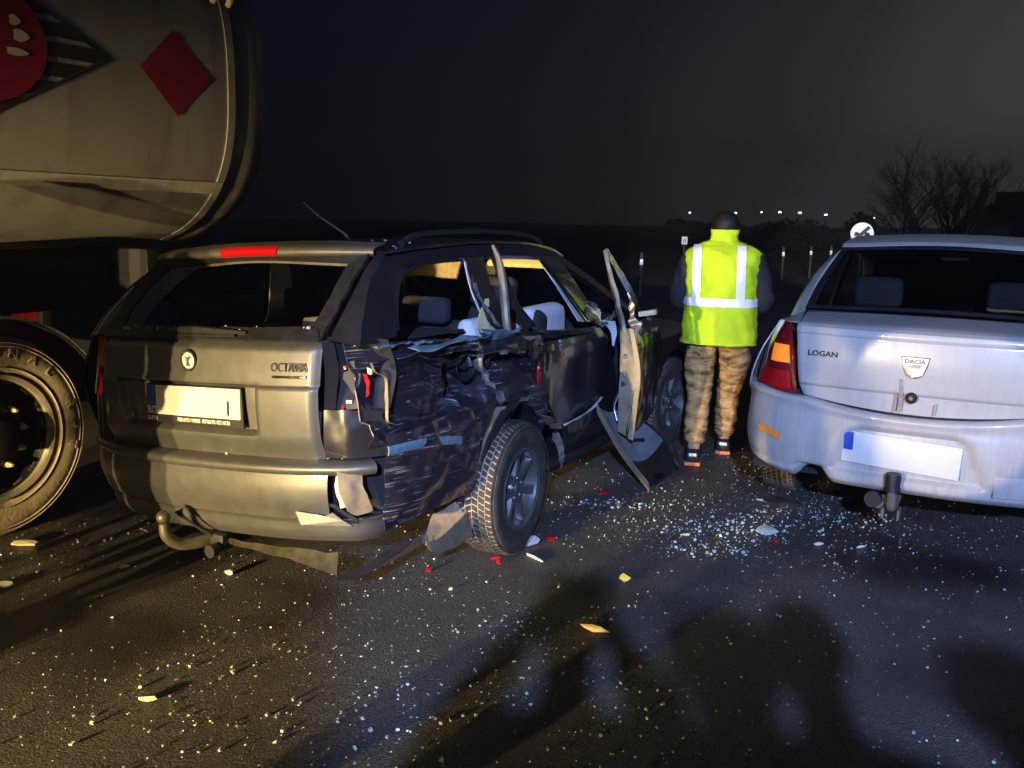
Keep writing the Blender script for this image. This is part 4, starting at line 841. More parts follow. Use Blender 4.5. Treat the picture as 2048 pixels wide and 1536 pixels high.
# large striped diamond with a red drop
DC, DA, DB = -.265, .95, .505
z0 = 2.336
big = empty('striped_hazard_diamond', parent=tank)
zz = -.50
while zz < .49:
    za, zb_ = zz, min(zz + .066, .495)
    if za < 0 < zb_: pts = [(za), 0.0, zb_]
    else: pts = [za, zb_]
    right = [(DC + DA * (1 - abs(q) / DB), z0 + q) for q in pts]; left = [(DC - DA * (1 - abs(q) / DB), z0 + q) for q in reversed(pts)]
    patch_poly('black_stripe', right + left, .005, 'placard_black', big, 3)
    zz += .093
for pr_ in ([(DC + DA, z0), (DC, z0 + DB)], [(DC + DA, z0), (DC, z0 - DB)]):
    (ya, za), (yb, zb_) = pr_; d = np.array([yb - ya, zb_ - za]); d /= np.linalg.norm(d); nn = np.array([-d[1], d[0]]) * .008
    patch_poly('border_line', [(ya + nn[0], za + nn[1]), (yb + nn[0], zb_ + nn[1]), (yb - nn[0], zb_ - nn[1]), (ya - nn[0], za - nn[1])], .007, 'placard_black', big, 3)
drop = [(-.03 + .37 * math.cos(a) * (1 if math.cos(a) < 0 else 1.0), 2.33 + .285 * math.sin(a)) for a in np.linspace(0, 2 * math.pi, 40, endpoint=False)]
patch_poly('red_drop', drop, .010, 'placard_red', big, 8)
for (y, z, a, b) in ((.175, 2.43, .028, .024), (.20, 2.365, .04, .028), (.175, 2.29, .055, .018)):
    patch_poly('white_print', [(y + a * math.cos(t) * (1 + .25 * math.cos(3 * t)), z + b * math.sin(t)) for t in np.linspace(0, 2 * math.pi, 16, endpoint=False)], .014, 'placard_white', big, 3)
# work lamp bracket at the top rear
wlb = empty('lamp_bracket', parent=tk)
for dy in (0, .12):
    tube('bracket_arm', [(-1.30, 1.36 + dy, 2.98), (-1.24, 1.36 + dy, 2.88), (-1.22, 1.38 + dy, 2.79), (-1.26, 1.41 + dy, 2.765)], .022, 'debris_cream', wlb, 8, 14)
# support cradle, chassis, fender, wheels, rear guard
prism('cradle_plate', [(-1.30, -.35, 1.66), (-1.30, .055, 1.66), (-1.34, .02, 1.10), (-1.34, -.30, 1.10)], (-.03, 0, 0), 'tank', tk)
rbox('chassis_beam', (-1.95, -2.6, 1.16), (.16, 8.6, .30), 'chassis', tk, .02)
rbox('chassis_beam', (-3.10, -2.6, 1.16), (.16, 8.6, .30), 'chassis', tk, .02)
for y in (-.1, 1.2, -2.2): rbox('cross_beam', (-2.52, y, 1.22), (1.9, .14, .28), 'chassis', tk, .02)
rbox('rear_guard', (-2.52, 1.62, .62), (2.2, .10, .14), 'chassis', tk, .02)
for x in (-1.85, -3.2): rbox('guard_stay', (x, 1.60, .88), (.08, .08, .52), 'chassis', tk, .01)
for x in (-1.55, -3.5): rbox('tail_lamp', (x, 1.68, .80), (.32, .06, .13), 'dark_red_lens', tk, .02)
fa = [(-1.27, -.04 + .63 * math.cos(a), .475 + .60 * math.sin(a)) for a in np.linspace(R(8), R(172), 24)]
fb = [(-1.85, -.04 + .63 * math.cos(a), .475 + .60 * math.sin(a)) for a in np.linspace(R(8), R(172), 24)]
sheet('wheel_fender', [fa, fb], 'chassis', tk, .012, 4, 40)
tube('fender_edge', fa, .006, 'steel', tk, 6, 50)
def truck_wheel():
    tw = empty('wheel', (-1.275, -.05, .497), 0, tk); rt, rim = .50, .30
    prof = [(-.34, rim), (-.35, .40), (-.33, .475), (-.28, .496), (-.17, .50), (-.06, .496), (-.018, .475), (.004, .43), (.004, .37), (-.006, .33), (-.02, rim + .012), (-.03, rim)]
    ty = lathe('tyre', CR(prof, 60), 96, 'truck_rubber', tw)
    for rr_ in (.462, .445, .342): lathe('sidewall_rib', [(.0, rr_ - .003), (.0065, rr_), (.0, rr_ + .003)], 80, 'truck_rubber', ty)
    for i, ch in enumerate('REGIONAL RHT'):
        a = R(150 - i * 15)
        if ch != ' ': text('sidewall_lettering', ch, .062, .003, 'truck_rubber', ty, (.006, .408 * math.cos(a), .408 * math.sin(a)), (0, math.sin(a), -math.cos(a)), (0, math.cos(a), math.sin(a)), 1.1)
    lathe('tread_band', [(-.29, .497), (-.288, .506), (-.235, .506), (-.23, .495), (-.222, .495), (-.218, .506), (-.165, .506), (-.16, .495), (-.152, .495), (-.148, .506), (-.07, .505), (-.066, .495)], 80, 'rubber', tw)
    rm = lathe('rim', [(-.02, rim + .008), (-.008, rim + .004), (-.012, rim - .012), (-.06, rim - .03), (-.10, rim - .05), (-.085, .19), (-.05, .155), (-.045, .10), (.03, .09), (.04, .06), (.04, 0)], 72, 'rim_black', tw)
    lathe('rim_edge', [(-.018, rim + .014), (.0, rim + .006), (-.008, rim - .010), (-.03, rim - .02)], 72, 'dust_metal', tw)
    for k in range(10):
        a = 2 * math.pi * k / 10 + .15; c = (-.075, .165 * math.cos(a), .165 * math.sin(a))
        nut = lathe('wheel_nut', [(.0, .021), (.018, .020), (.018, .016), (.04, .015), (.042, .009), (.06, .008), (.06, 0)], 6, 'debris_cream', tw, c, 'X', 20)
    for k in range(16):
        a = 2 * math.pi * (k + .3 * random.random()) / 16
        P = np.array([[(-.045, r_ * math.cos(a + d), r_ * math.sin(a + d)) for d in (-.09, -.03, .03, .09)] for r_ in (rim - .035, rim - .02, rim - .008)]); surf('dried_mud', P, 'dust_metal', rm, .004)
    return tw
tw = truck_wheel()
tw2 = copy_tree(tw, tk); tw2.location = (-1.275, -1.42, .497)
sheet('wheel_fender', [[(x, y - 1.37, z) for x, y, z in fa], [(x, y - 1.37, z) for x, y, z in fb]], 'chassis', tk, .012, 4, 40)
rbox('axle', (-2.5, -.05, .5), (2.2, .14, .14), 'chassis', tk, .03)
rbox('axle', (-2.5, -1.42, .5), (2.2, .14, .14), 'chassis', tk, .03)
for y in (-.05, -1.42): lathe('far_tyre', [(-.3, .30), (-.3, .48), (-.25, .5), (0, .5), (.05, .48), (.05, .3)], 40, 'chassis', tk, (-3.5, y, .497))

# ================================================================== WHITE SEDAN
lg = empty('white_sedan', (1.898, 4.338, 0), -R(29.17), label='dirty white sedan seen from behind beside the walking man', category='car')
def lrear(x): return .015 + .13 * (abs(x) / .80) ** 2.6
nx, nz2 = 90, 60; P = np.zeros((nx, nz2, 3))
def half_w(z): return np.interp(z, [.69, .78, .95, 1.09], [.50, .535, .55, .565])
for i in range(nx):
    for j in range(nz2):
        k = -1 + 2 * i / (nx - 1); zb = .690 + .045 * k * k; z = zb + (1.09 - zb) * j / (nz2 - 1); x = k * half_w(z); x = math.copysign(abs(x), k)
        y = lrear(x) * .8 + .02 * sstep(.95, .70, z) - .018 * math.sin(math.pi * (z - .69) / .42)
        y += .016 * sstep(.80, .785, z) * 1 - .0                       # lower flange steps in
        y -= .008 * sstep(1.045, 1.055, z)
        y += .03 * sstep(1.075, 1.092, z) + .012 * sstep(.975, 1.0, abs(k))
        P[i, j] = (x, y, z)
sheet('seam_shadow_gap', [[(-.60, .13, .75), (0, .06, .72), (.60, .13, .75)], [(-.60, .13, .68), (0, .06, .65), (.60, .13, .68)]], 'cavity', lg, .004, 3, 20)  # dark sheet set behind the lid seam to stand for its shade
lid = surf('boot_lid', P[:, ::-1], 'white', lg, .006)
DK = []
for y, z, hw in [(.035, 1.088, .565), (.10, 1.105, .57), (.25, 1.118, .585), (.43, 1.130, .60)]:
    DK.append([(hw * k, y + .10 * abs(k) ** 2.6 * (1 - y / .43) * .55, z - .012 * k * k) for k in (-1, -.7, -.35, 0, .35, .7, 1)])
surf('boot_deck', rows(DK, 16, 40)[:, ::-1], 'white', lid, .006)
# badge, model name, lock
def lpt(x, z, d): return (x, lrear(x) * .8 - .018 * math.sin(math.pi * (z - .69) / .42) - d, z)
sg = [(-.058, .972), (.060, .972), (.050, .925), (.036, .893), (.012, .879), (-.012, .879), (-.034, .893), (-.048, .925)]
bg_ = prism('badge', [lpt(x * 1.08, .925 + (z - .925) * 1.08, .010) for x, z in sg], (0, .012, 0), 'black', lid)
prism('badge_rim', [lpt(x, z, .0125) for x, z in sg], (0, .003, 0), 'chrome', bg_)
prism('badge_bar', [lpt(x, z, .0145) for x, z in [(-.052, .968), (.054, .968), (.050, .942), (-.049, .942)]], (0, .003, 0), 'plate', bg_)
text('lettering', 'DACIA', .026, .0006, 'black_print', bg_, lpt(0, .955, .0150), (1, 0, 0), (0, 0, 1), 1.15)
prism('badge_bowl', [lpt(x, z, .0145) for x, z in [(-.036, .925), (.038, .925), (.026, .898), (.010, .889), (-.010, .889), (-.025, .898)]], (0, .003, 0), 'plate', bg_)
text('model_lettering', 'LOGAN', .036, .0025, 'black_print', lid, lpt(-.425, .952, .006), (1, -.10, 0), (0, 0, 1), 1.18, bold=.03)
for x0, z1, z0_, w0 in ((-.055, 1.06, .71, .010), (-.048, .86, .70, .006), (-.075, .80, .70, .007), (.10, .76, .70, .006)):
    P_ = np.array([[lpt(x0 + .012 * math.sin(z * 26) * (1.06 - z) + k * w0 * (.5 + .8 * abs(nv((x0, z, 0), 20))), z, .0008) for k in (-1, 0, 1)] for z in np.linspace(z1, z0_, 20)]); surf('dirt_run', P_, 'grime', lid, 0)
lk = lathe('boot_lock', [(-.012, 0), (-.012, .010), (-.004, .012), (-.004, .016), (-.012, .019), (-.004, .027), (.004, .027)], 24, 'black', lid, lpt(-.004, .778, -.002), 'Y')
lathe('lock_core', [(-.014, 0), (-.014, .009), (-.006, .010)], 16, 'chrome', lk, lpt(-.004, .778, -.002), 'Y')
# bumper swept round the tail
def lbpath(n):
    return CR([(-.845, .82), (-.85, .48), (-.80, .20), (-.62, .045), (-.32, -.03), (0, -.045), (.32, -.03), (.62, .045), (.80, .20), (.85, .48), (.845, .82)], n)
pth = lbpath(161); bprof = CR([(-.095, .672), (-.02, .679), (.006, .668), (-.002, .640), (.004, .60), (.010, .50), (.002, .42), (-.012, .37), (-.018, .34), (-.05, .315)], 44)
P = np.zeros((161, 44, 3)); T = np.gradient(pth, axis=0); T /= np.linalg.norm(T, axis=1, keepdims=True)
for i in range(161):
    nrm = np.array([T[i][1], -T[i][0]]); x = pth[i][0]
    for j in range(44):
        off, z = bprof[j]
        wd = np.interp(z, [.33, .42, .58, .62], [.40, .36, .30, .24]); rec = sstep(wd, wd - .05, abs(x)) * sstep(.635, .60, z) * sstep(.37, .40, z)
        off -= .034 * rec
        cut = math.exp(-((x + .44) / .075) ** 4) * sstep(.42, .34, z); z = z + .07 * cut * sstep(.45, .33, z)
        z = z + .03 * sstep(.6, .85, abs(x)) * sstep(.5, .3, z) - .02 * sstep(.55, .8, abs(x)) * sstep(.55, .72, z) * -1
        z = z + (.045 * min(1, (abs(x) / .5) ** 2)) * sstep(.60, .67, z)
        P[i, j] = (pth[i][0] + nrm[0] * off, pth[i][1] + nrm[1] * off, z)
lb2 = surf('bumper', P, 'white', lg, .006)
for s in (-1, 1):
    A = [(-.735, .085, .548), (-.68, .050, .545), (-.605, .018, .518)]; B = [(-.735, .083, .522), (-.68, .048, .508), (-.605, .016, .490)]
    if s > 0: A = [(-x, y, z) for x, y, z in A][::-1]; B = [(-x, y, z) for x, y, z in B][::-1]
    sheet('bumper_reflector', [A, B], 'amber_reflector', lb2, .012, 4, 12)
rec_ = rbox('tow_eye_cover', (.50, -.008, .41), (.24, .008, .10), 'white', lb2, .004, rot=Matrix.Rotation(R(11), 3, 'Z'))
pl = rbox('number_plate', (-.025, -.028, .505), (.53, .012, .155), 'plate', lg, .008, rot=Matrix.Rotation(R(-4), 3, 'X') @ Matrix.Rotation(R(2.5), 3, 'Y'))
pq = lambda x, z, d=.0085: (-.025 + x, -.028 - d - z * .07, .505 + z - x * .043)
def pquad(nm, x0, x1, za, zb_, mt, d=.0075): return prism(nm, [pq(x0, za, d), pq(x1, za, d), pq(x1, zb_, d), pq(x0, zb_, d)], (0, .0012, 0), mt, pl)
pquad('plate_band', -.26, -.215, -.045, .074, 'euro_blue'); 
pquad('frame_line', -.215, .255, -.049, -.046, 'black_print')
text('lettering', 'Auto Sigh', .026, .0005, 'black_print', pl, pq(-.15, -.062), (1, 0, -.043), (0, -.07, 1), .9)
text('lettering', '0765-772744 IASI', .024, .0005, 'black_print', pl, pq(.13, -.062), (1, 0, -.043), (0, -.07, 1), .9)
tb = empty('tow_bar', parent=lg)
tube('tow_hook', [(-.04, .20, .26), (-.04, .05, .245), (-.04, -.055, .25), (-.04, -.075, .30), (-.04, -.078, .36)], [.024, .024, .024, .022, .018], 'flap', tb, 12, 24)
lathe('ball_cap', [(.0, 0), (.0, .034), (-.02, .037), (-.06, .034), (-.085, .040), (-.088, .03)], 18, 'black', tb, (-.04, -.078, .42), 'Z')
rbox('tow_bracket', (-.09, .03, .25), (.10, .05, .075), 'flap', tb, .015)
lathe('trailer_socket', [(-.03, 0), (-.03, .04), (.01, .043), (.03, .035)], 18, 'black', tb, (-.13, .0, .265), 'Y')
for x in (-.075, -.005): rbox('hook_plate', (x, -.03, .215), (.012, .08, .05), 'flap', tb, .003)
# tail lamps
for s in (-1, 1):
    def q(x, y, z): return (x * s * -1, y, z)
    Aa = [[(-.600, .080, 1.085), (-.645, .150, 1.088), (-.70, .30, 1.075)], [(-.57, .062, .93), (-.665, .115, .93), (-.755, .26, .925)], [(-.545, .055, .735), (-.66, .095, .735), (-.785, .23, .74)]]
    G_ = rows(Aa, 40, 24)
    for i in range(40):
        for j in range(24): G_[i, j, 1] -= .016 * math.sin(math.pi * i / 39) ** .5 * math.sin(math.pi * j / 23) ** .5
    if s > 0: G_ = (G_ * np.array([-1, 1, 1]))[:, ::-1]
    tl = surf('tail_lamp', G_[::-1] if False else G_, 'dark_red_lens', lg, .01)
    for nm, r0, r1, c0, c1, mt_ in (('indicator_lens', 14, 25, 2, 15, 'amber'), ('brake_lens', 28, 38, 2, 22, 'red_lens'), ('tail_lens', 4, 12, 7, 20, 'red_lens')):
        if s > 0: c0, c1 = 23 - c1, 23 - c0
        S_ = G_[r0:r1, c0:c1].copy(); S_[:, :, 1] -= .013; S_[:, :, 0] += .007 * s
        surf(nm, S_, mt_ if nm != 'tail_lens' else 'dark_red_lens', tl, .004)
# rear quarter, C pillar, roof, glass
for s in (-1, 1):
    f = lambda p: [(x * -s, y, z) for x, y, z in p]
    polys = [f([(-.71, .31, 1.072), (-.79, .245, .90), (-.835, .26, .735), (-.85, .42, .62)]), f([(-.755, .75, 1.03), (-.835, .75, .90), (-.86, .75, .75), (-.865, .75, .66)]), f([(-.765, 1.4, 1.0), (-.84, 1.4, .86), (-.865, 1.4, .70), (-.865, 1.35, .45)]), f([(-.765, 3.0, .98), (-.84, 3.0, .84), (-.86, 3.0, .62), (-.85, 3.0, .27)])]
    surf('rear_quarter', rows(polys if s < 0 else [p[::-1] for p in polys], 40, 20)[:, ::-1], 'white', lg, .006)
    shoulder = [f([(-.562, .07, 1.090), (-.585, .25, 1.112), (-.615, .46, 1.126)]), f([(-.62, .115, 1.088), (-.70, .30, 1.077), (-.748, .62, 1.052)])]
    sheet('shoulder_panel', shoulder if s < 0 else shoulder[::-1], 'white', lg, .006, 6, 14)
    cp = [f([(-.622, .42, 1.122), (-.615, .62, 1.24), (-.59, .86, 1.365), (-.555, 1.06, 1.452)]), f([(-.70, .48, 1.085), (-.685, .66, 1.20), (-.655, .90, 1.325), (-.615, 1.16, 1.41)]), f([(-.745, .75, 1.05), (-.72, .84, 1.15), (-.675, 1.05, 1.30), (-.63, 1.30, 1.395)])]
    sheet('rear_pillar', cp if s > 0 else cp[::-1], 'white', lg, .012, 10, 20)
    cr2 = [f([(-.555, 1.06, 1.452), (-.55, 1.6, 1.49), (-.55, 2.2, 1.475), (-.60, 2.7, 1.30), (-.70, 3.2, 1.0)]), f([(-.63, 1.30, 1.395), (-.64, 1.7, 1.41), (-.64, 2.2, 1.395), (-.68, 2.66, 1.24), (-.76, 3.1, .97)])]
    sheet('cant_rail', cr2 if s > 0 else cr2[::-1], 'white', lg, .02, 5, 30)
    bp_ = [f([(-.64, 1.85, 1.40), (-.76, 1.9, 1.0)]), f([(-.64, 1.98, 1.40), (-.76, 2.05, 1.0)])]
    sheet('door_pillar', bp_ if s > 0 else bp_[::-1], 'black', lg, .02, 3, 8)
RF = []
for y, z, hw in [(1.03, 1.456, .555), (1.12, 1.482, .555), (1.5, 1.512, .55), (2.0, 1.512, .55), (2.3, 1.470, .55)]:
    RF.append([(hw * k, y - .03 * (1 - k * k), z + .022 * (1 - k * k)) for k in (-1, -.6, -.2, .2, .6, 1)])
surf('roof', rows(RF, 24, 24)[:, ::-1], 'white', lg, .02)
RG = [[(-.612, .435, 1.132), (-.3, .405, 1.142), (0, .395, 1.146), (.3, .405, 1.142), (.612, .435, 1.132)], [(-.60, .66, 1.255), (0, .62, 1.28), (.60, .66, 1.255)], [(-.553, 1.03, 1.440), (0, .99, 1.462), (.553, 1.03, 1.440)]]
surf('rear_window', rows(RG, 16, 24)[:, ::-1], 'tinted', lg, .005)
sheet('window_seal', [[(-.612, .432, 1.138), (0, .392, 1.152), (.612, .432, 1.138)], [(-.60, .45, 1.152), (0, .41, 1.166), (.60, .45, 1.152)]], 'black', lg, .004, 3, 24)
sheet('window_seal', [[(-.555, 1.0, 1.436), (0, .96, 1.458), (.555, 1.0, 1.436)], [(-.555, 1.035, 1.452), (0, .995, 1.474), (.555, 1.035, 1.452)]], 'black', lg, .004, 3, 24)
for s in (-1, 1):
    a_ = [(-.615 * s, .44, 1.14), (-.602 * s, .66, 1.262), (-.555 * s, 1.03, 1.445)]; b_ = [(-.57 * s, .44, 1.145), (-.56 * s, .65, 1.268), (-.52 * s, 1.02, 1.448)]
    sheet('window_seal', [a_, b_] if s > 0 else [b_, a_], 'black', lg, .004, 3, 16)
rbox('high_brake_lamp', (.05, 1.02, 1.405), (.14, .03, .022), 'dust_metal', lg, .006)
rs2 = empty('rear_seat', parent=lg)
rbox('backrest', (0, 1.10, .88), (1.24, .16, .46), 'seat', rs2, .06, 3, rot=Matrix.Rotation(R(-18), 3, 'X'))
for x in (-.33, .36): rbox('headrest', (x, 1.05, 1.20), (.26, .10, .18), 'trim_light', rs2, .045, 3)
for x in (-.36, .36):
    fs = empty('front_seat', parent=lg); rbox('backrest', (x, 2.0, .9), (.48, .16, .6), 'seat', fs, .07, 3, rot=Matrix.Rotation(R(-14), 3, 'X')); rbox('headrest', (x, 1.92, 1.27), (.26, .10, .17), 'seat', fs, .045, 3)
rbox('child_seat_cover', (.05, .92, 1.10), (.26, .14, .10), 'placard_red', lg, .04, 3)
sheet('parcel_shelf', [[(-.60, .44, 1.12), (.60, .44, 1.12)], [(-.62, 1.0, 1.10), (.62, 1.0, 1.10)]], 'seat', lg, .01, 3, 6)
sheet('floor_pan', [[(-.78, .2, .34), (-.78, 3.4, .30)], [(.78, .2, .34), (.78, 3.4, .30)]], 'cavity', lg, .05, 3, 4)
sheet('windscreen', [[(.54, 2.34, 1.45), (-.54, 2.34, 1.45)], [(.70, 3.12, 1.0), (-.70, 3.12, 1.0)]], 'tinted', lg, .005, 6, 6)
sheet('bonnet', [[(-.76, 3.05, 1.0), (-.74, 3.6, .93), (-.62, 4.15, .78)], [(0, 3.12, 1.04), (0, 3.6, .98), (0, 4.25, .82)], [(.76, 3.05, 1.0), (.74, 3.6, .93), (.62, 4.15, .78)]], 'white', lg, .006, 10, 16)
sheet('front_bumper', [[(-.85, 3.0, .80), (-.80, 3.9, .76), (0, 4.27, .80), (.80, 3.9, .76), (.85, 3.0, .80)], [(-.86, 3.0, .30), (-.82, 3.95, .28), (0, 4.30, .26), (.82, 3.95, .28), (.86, 3.0, .30)]], 'white', lg, .01, 6, 30)
sheet('arch_liner', [[(-.55, .52, .30), (-.55, .62, .62), (-.55, .95, .74), (-.55, 1.25, .62)], [(-.86, .52, .32), (-.86, .62, .60), (-.86, .95, .70), (-.86, 1.25, .60)]], 'cavity', lg, .006, 4, 20)
w1 = wheel(lg, (-.745, .88, .305), .308, .19, 'groove', .185, 6, side=-1)
for (x, y, rz) in ((.745, .88, math.pi), (-.745, 3.45, 0), (.745, 3.45, math.pi)):
    w_ = copy_tree(w1, lg); w_.location = (x, y, .305); w_.rotation_euler = (0, 0, rz)

# ================================================================== PEOPLE
def skin_mesh(name, verts, edges, radii, mt, parent, sub=2, root=0, disp=None):
    me = bpy.data.meshes.new(name); me.from_pydata(verts, edges, []); o = bpy.data.objects.new(name, me); COL.objects.link(o)
    mdf = o.modifiers.new('s', 'SKIN'); mdf.use_smooth_shade = True; mdf.branch_smoothing = 0.6
    for i, r_ in enumerate(radii):
        sv = me.skin_vertices[0].data[i]; sv.radius = r_ if isinstance(r_, tuple) else (r_, r_); sv.use_root = (i == root)
    m2 = o.modifiers.new('u', 'SUBSURF'); m2.levels = sub; m2.render_levels = sub
    dg = bpy.context.evaluated_depsgraph_get(); me2 = bpy.data.meshes.new_from_object(o.evaluated_get(dg)); bpy.data.objects.remove(o)
    if disp:
        for v in me2.vertices: v.co = Vector(disp(v.co))
    me2.materials.clear(); me2.shade_smooth()
    return link(name, me2, mt, parent)
def person(loc, rz, label, group=None, vest=True, S=1.0, pose='walk', trousers='camo', top='jacket'):
    p = empty('person', loc, rz, label=label, category='person'); p.scale = (S, S, S)
    if group: p['group'] = group
    walk = pose == 'walk'
    fl = (-.115, -.14, .07) if walk else (-.13, 0, .07); kl = (-.10, .00, .46) if walk else (-.12, .01, .47)
    fr = (.07, .24, .07) if walk else (.13, 0, .07); kr = (.085, .19, .49) if walk else (.12, .01, .47)
    hands = {'walk': ((-.22, .22, 1.0), (.22, .22, 1.0)), 'stand': ((-.30, .04, .80), (.30, .04, .80)), 'photo': ((-.09, .26, 1.53), (.09, .26, 1.53))}[pose]
    elb = {'walk': (-.285, -.01, 1.07), 'stand': (-.32, -.02, 1.08), 'photo': (-.30, .12, 1.22)}[pose]; elr = (-elb[0], elb[1], elb[2])
    bend = .07 if walk else .0
    hd = (0, bend + .05, 1.585) if not walk else (0, .155, 1.525)
    # body: one continuous figure
    Vb = [(0, 0, .90), (0, .0, 1.10), (0, bend * .4, 1.30), (0, bend * .7, 1.42), (0, bend, 1.48), hd, (0, hd[1] + .01, hd[2] + .10)]
    Eb = [(0, 1), (1, 2), (2, 3), (3, 4), (4, 5), (5, 6)]; Rb = [(.13, .10), (.13, .10), (.14, .10), (.09, .07), .055, (.075, .092), (.06, .075)]
    for sgn, el, ha, kn, ft in ((-1, elb, hands[0], kl, fl), (1, elr, hands[1], kr, fr)):
        i = len(Vb); Vb += [(.17 * sgn, bend * .6, 1.38), el, ha]; Rb += [.055, .042, .03]; Eb += [(3, i), (i, i + 1), (i + 1, i + 2)]
        hv = Vector(ha) - Vector(el); hv.normalize(); sd = Vector((sgn, 0, 0)); sd = (sd - hv * sd.dot(hv)).normalized()
        for k in range(4):
            j = len(Vb); b0 = Vector(ha) + hv * .07 + sd * (.03 - .02 * k); ln = (.07, .08, .075, .06)[k]
            Vb += [tuple(b0), tuple(b0 + hv * ln * .6 + Vector((0, 0, -.01))), tuple(b0 + hv * ln + Vector((0, 0, -.03)))]; Rb += [.010, .009, .008]; Eb += [(i + 2, j), (j, j + 1), (j + 1, j + 2)]
        j = len(Vb); t0 = Vector(ha) - sd * .035 + hv * .03; Vb += [tuple(t0), tuple(t0 - sd * .02 + hv * .05)]; Rb += [.011, .009]; Eb += [(i + 2, j), (j, j + 1)]
        i = len(Vb); Vb += [(.10 * sgn, 0, .86), kn, (ft[0], ft[1], .10), (ft[0], ft[1] + .13, .04)]; Rb += [.085, .055, .045, .035]; Eb += [(0, i), (i, i + 1), (i + 1, i + 2), (i + 2, i + 3)]
    body = skin_mesh('body', Vb, Eb, Rb, 'skin', p, 2)
    # face and ears
    for sgn in (-1, 1):
        rbox('ear', (hd[0] + .082 * sgn, hd[1], hd[2] + .02), (.02, .035, .06), 'skin', p, .009, 3)
        lathe('eye', [(.012, 0), (.008, .01), (0, .013)], 10, 'placard_white', p, (.032 * sgn, hd[1] + .083, hd[2] + .03), 'Y')
    rbox('nose', (0, hd[1] + .098, hd[2] - .0), (.028, .04, .05), 'skin', p, .012, 3)
    rbox('mouth', (0, hd[1] + .088, hd[2] - .045), (.05, .015, .014), 'placard_red', p, .006, 2)
    hg = np.array([[(.092 * math.cos(a) * math.cos(b), hd[1] - .012 + .108 * math.sin(a) * math.cos(b), hd[2] + .035 + .098 * math.sin(b)) for a in np.linspace(0, 2 * math.pi, 28, endpoint=False)] for b in np.linspace(-.35, 1.55, 12)])
    for i in range(12):
        for j in range(28):
            if hg[i, j, 1] > hd[1] + .045 and i < 6: hg[i, j, 2] = hd[2] + .075
            hg[i, j] += .004 * np.array([nv(hg[i, j], 40), nv(hg[i, j], 40, 2), nv(hg[i, j], 40, 5)])
    surf('hair', hg[::-1], 'hair', p, .004, cv=True)
    wr_ = lambda a, s: (lambda c: (c.x + a * nv((c.x, c.y, c.z * 2), s, 1), c.y + a * nv((c.x, c.y, c.z * 2), s, 4), c.z + a * .6 * nv(c, s, 7)))
    # trousers
    Vt = [(0, -.005, .93), (-.095, 0, .84), (-.12, kl[1] * .6, .65), kl, ((kl[0] + fl[0]) / 2, (kl[1] + fl[1]) / 2 - .01, .28), (fl[0], fl[1], .12), (.095, 0, .84), (.12, kr[1] * .6, .65), kr, ((kr[0] + fr[0]) / 2, (kr[1] + fr[1]) / 2 - .01, .28), (fr[0], fr[1], .12)]
    skin_mesh('trousers', Vt, [(0, 1), (1, 2), (2, 3), (3, 4), (4, 5), (0, 6), (6, 7), (7, 8), (8, 9), (9, 10)], [(.135, .115), (.112, .115), (.106, .112), .088, .082, .074, (.112, .115), (.106, .112), .088, .082, .074], trousers, p, 3, 0, wr_(.014, 13))
    # jacket with sleeves
    Vj = [(0, 0, .90), (0, 0, 1.10), (0, bend * .4, 1.30), (0, bend * .65, 1.40), (0, bend * .9, 1.45)]; Ej = [(0, 1), (1, 2), (2, 3), (3, 4)]; Rj = [(.17, .13), (.17, .125), (.175, .125), (.10, .09), (.065, .065)]
    for sgn, el, ha in ((-1, elb, hands[0]), (1, elr, hands[1])):
        i = len(Vj); Vj += [(.20 * sgn, bend * .6, 1.365), el, tuple(Vector(el).lerp(Vector(ha), .85))]; Rj += [.088, .072, .052]; Ej += [(3, i), (i, i + 1), (i + 1, i + 2)]
    skin_mesh('jacket', Vj, Ej, Rj, top, p, 3, 0, wr_(.012, 11))
    # shoes
    for ft in (fl, fr):
        rbox('shoe', (ft[0], ft[1] + .055, .058), (.10, .29, .085), 'shoe', p, .038, 4)
        rbox('shoe_sole', (ft[0], ft[1] + .055, .014), (.104, .296, .026), 'sole' if vest else 'shoe', p, .012, 2)
        if vest: rbox('shoe_heel_tab', (ft[0], ft[1] - .088, .078), (.05, .012, .02), 'reflector', p, .004, 2)
    if vest:
        def vring(z, a, b, cy): return [(a * math.copysign(abs(math.cos(t)) ** .82, math.cos(t)), cy + b * math.copysign(abs(math.sin(t)) ** .82, math.sin(t)), z) for t in np.linspace(0, 2 * math.pi, 72, endpoint=False)]
        prof = [(.80, .246, .190, -.005), (.84, .246, .188, -.005), (.95, .238, .178, -.003), (1.05, .232, .160, 0), (1.15, .232, .155, .008), (1.25, .243, .155, .018), (1.33, .250, .148, .028), (1.385, .244, .130, .038), (1.42, .205, .108, .045), (1.45, .140, .090, .055), (1.468, .095, .082, .062), (1.50, .088, .082, .068), (1.535, .093, .088, .070)]
        base_ = CR(np.array([vring(z, a, b, c) for z, a, b, c in prof]), 70)
        def wrink(G_):
            O = G_.copy()
            for i in range(G_.shape[0]):
                for j in range(G_.shape[1]):
                    q = G_[i, j]; k = .013 * nv((q[0] * 1.4, q[1] * 1.4, q[2] * 1.1), 9, 2) + .014 * (abs(nv((q[0] + q[2] * .8, q[1], q[2] * 1.3), 13, 5)) - .2) + .008 * (abs(nv((q[0] - q[2] * .9, q[1], q[2]), 22, 8)) - .2)
                    c_ = np.array([0, .02, q[2]]); d = q - c_; d /= np.linalg.norm(d) + 1e-6; O[i, j] = q + d * k + np.array([0, 0, .006 * nv(q, 8, 7) if i < 6 else 0])
            return O
        VG = wrink(base_); surf('vest', VG[::-1], 'vest', p, .004, cv=True)
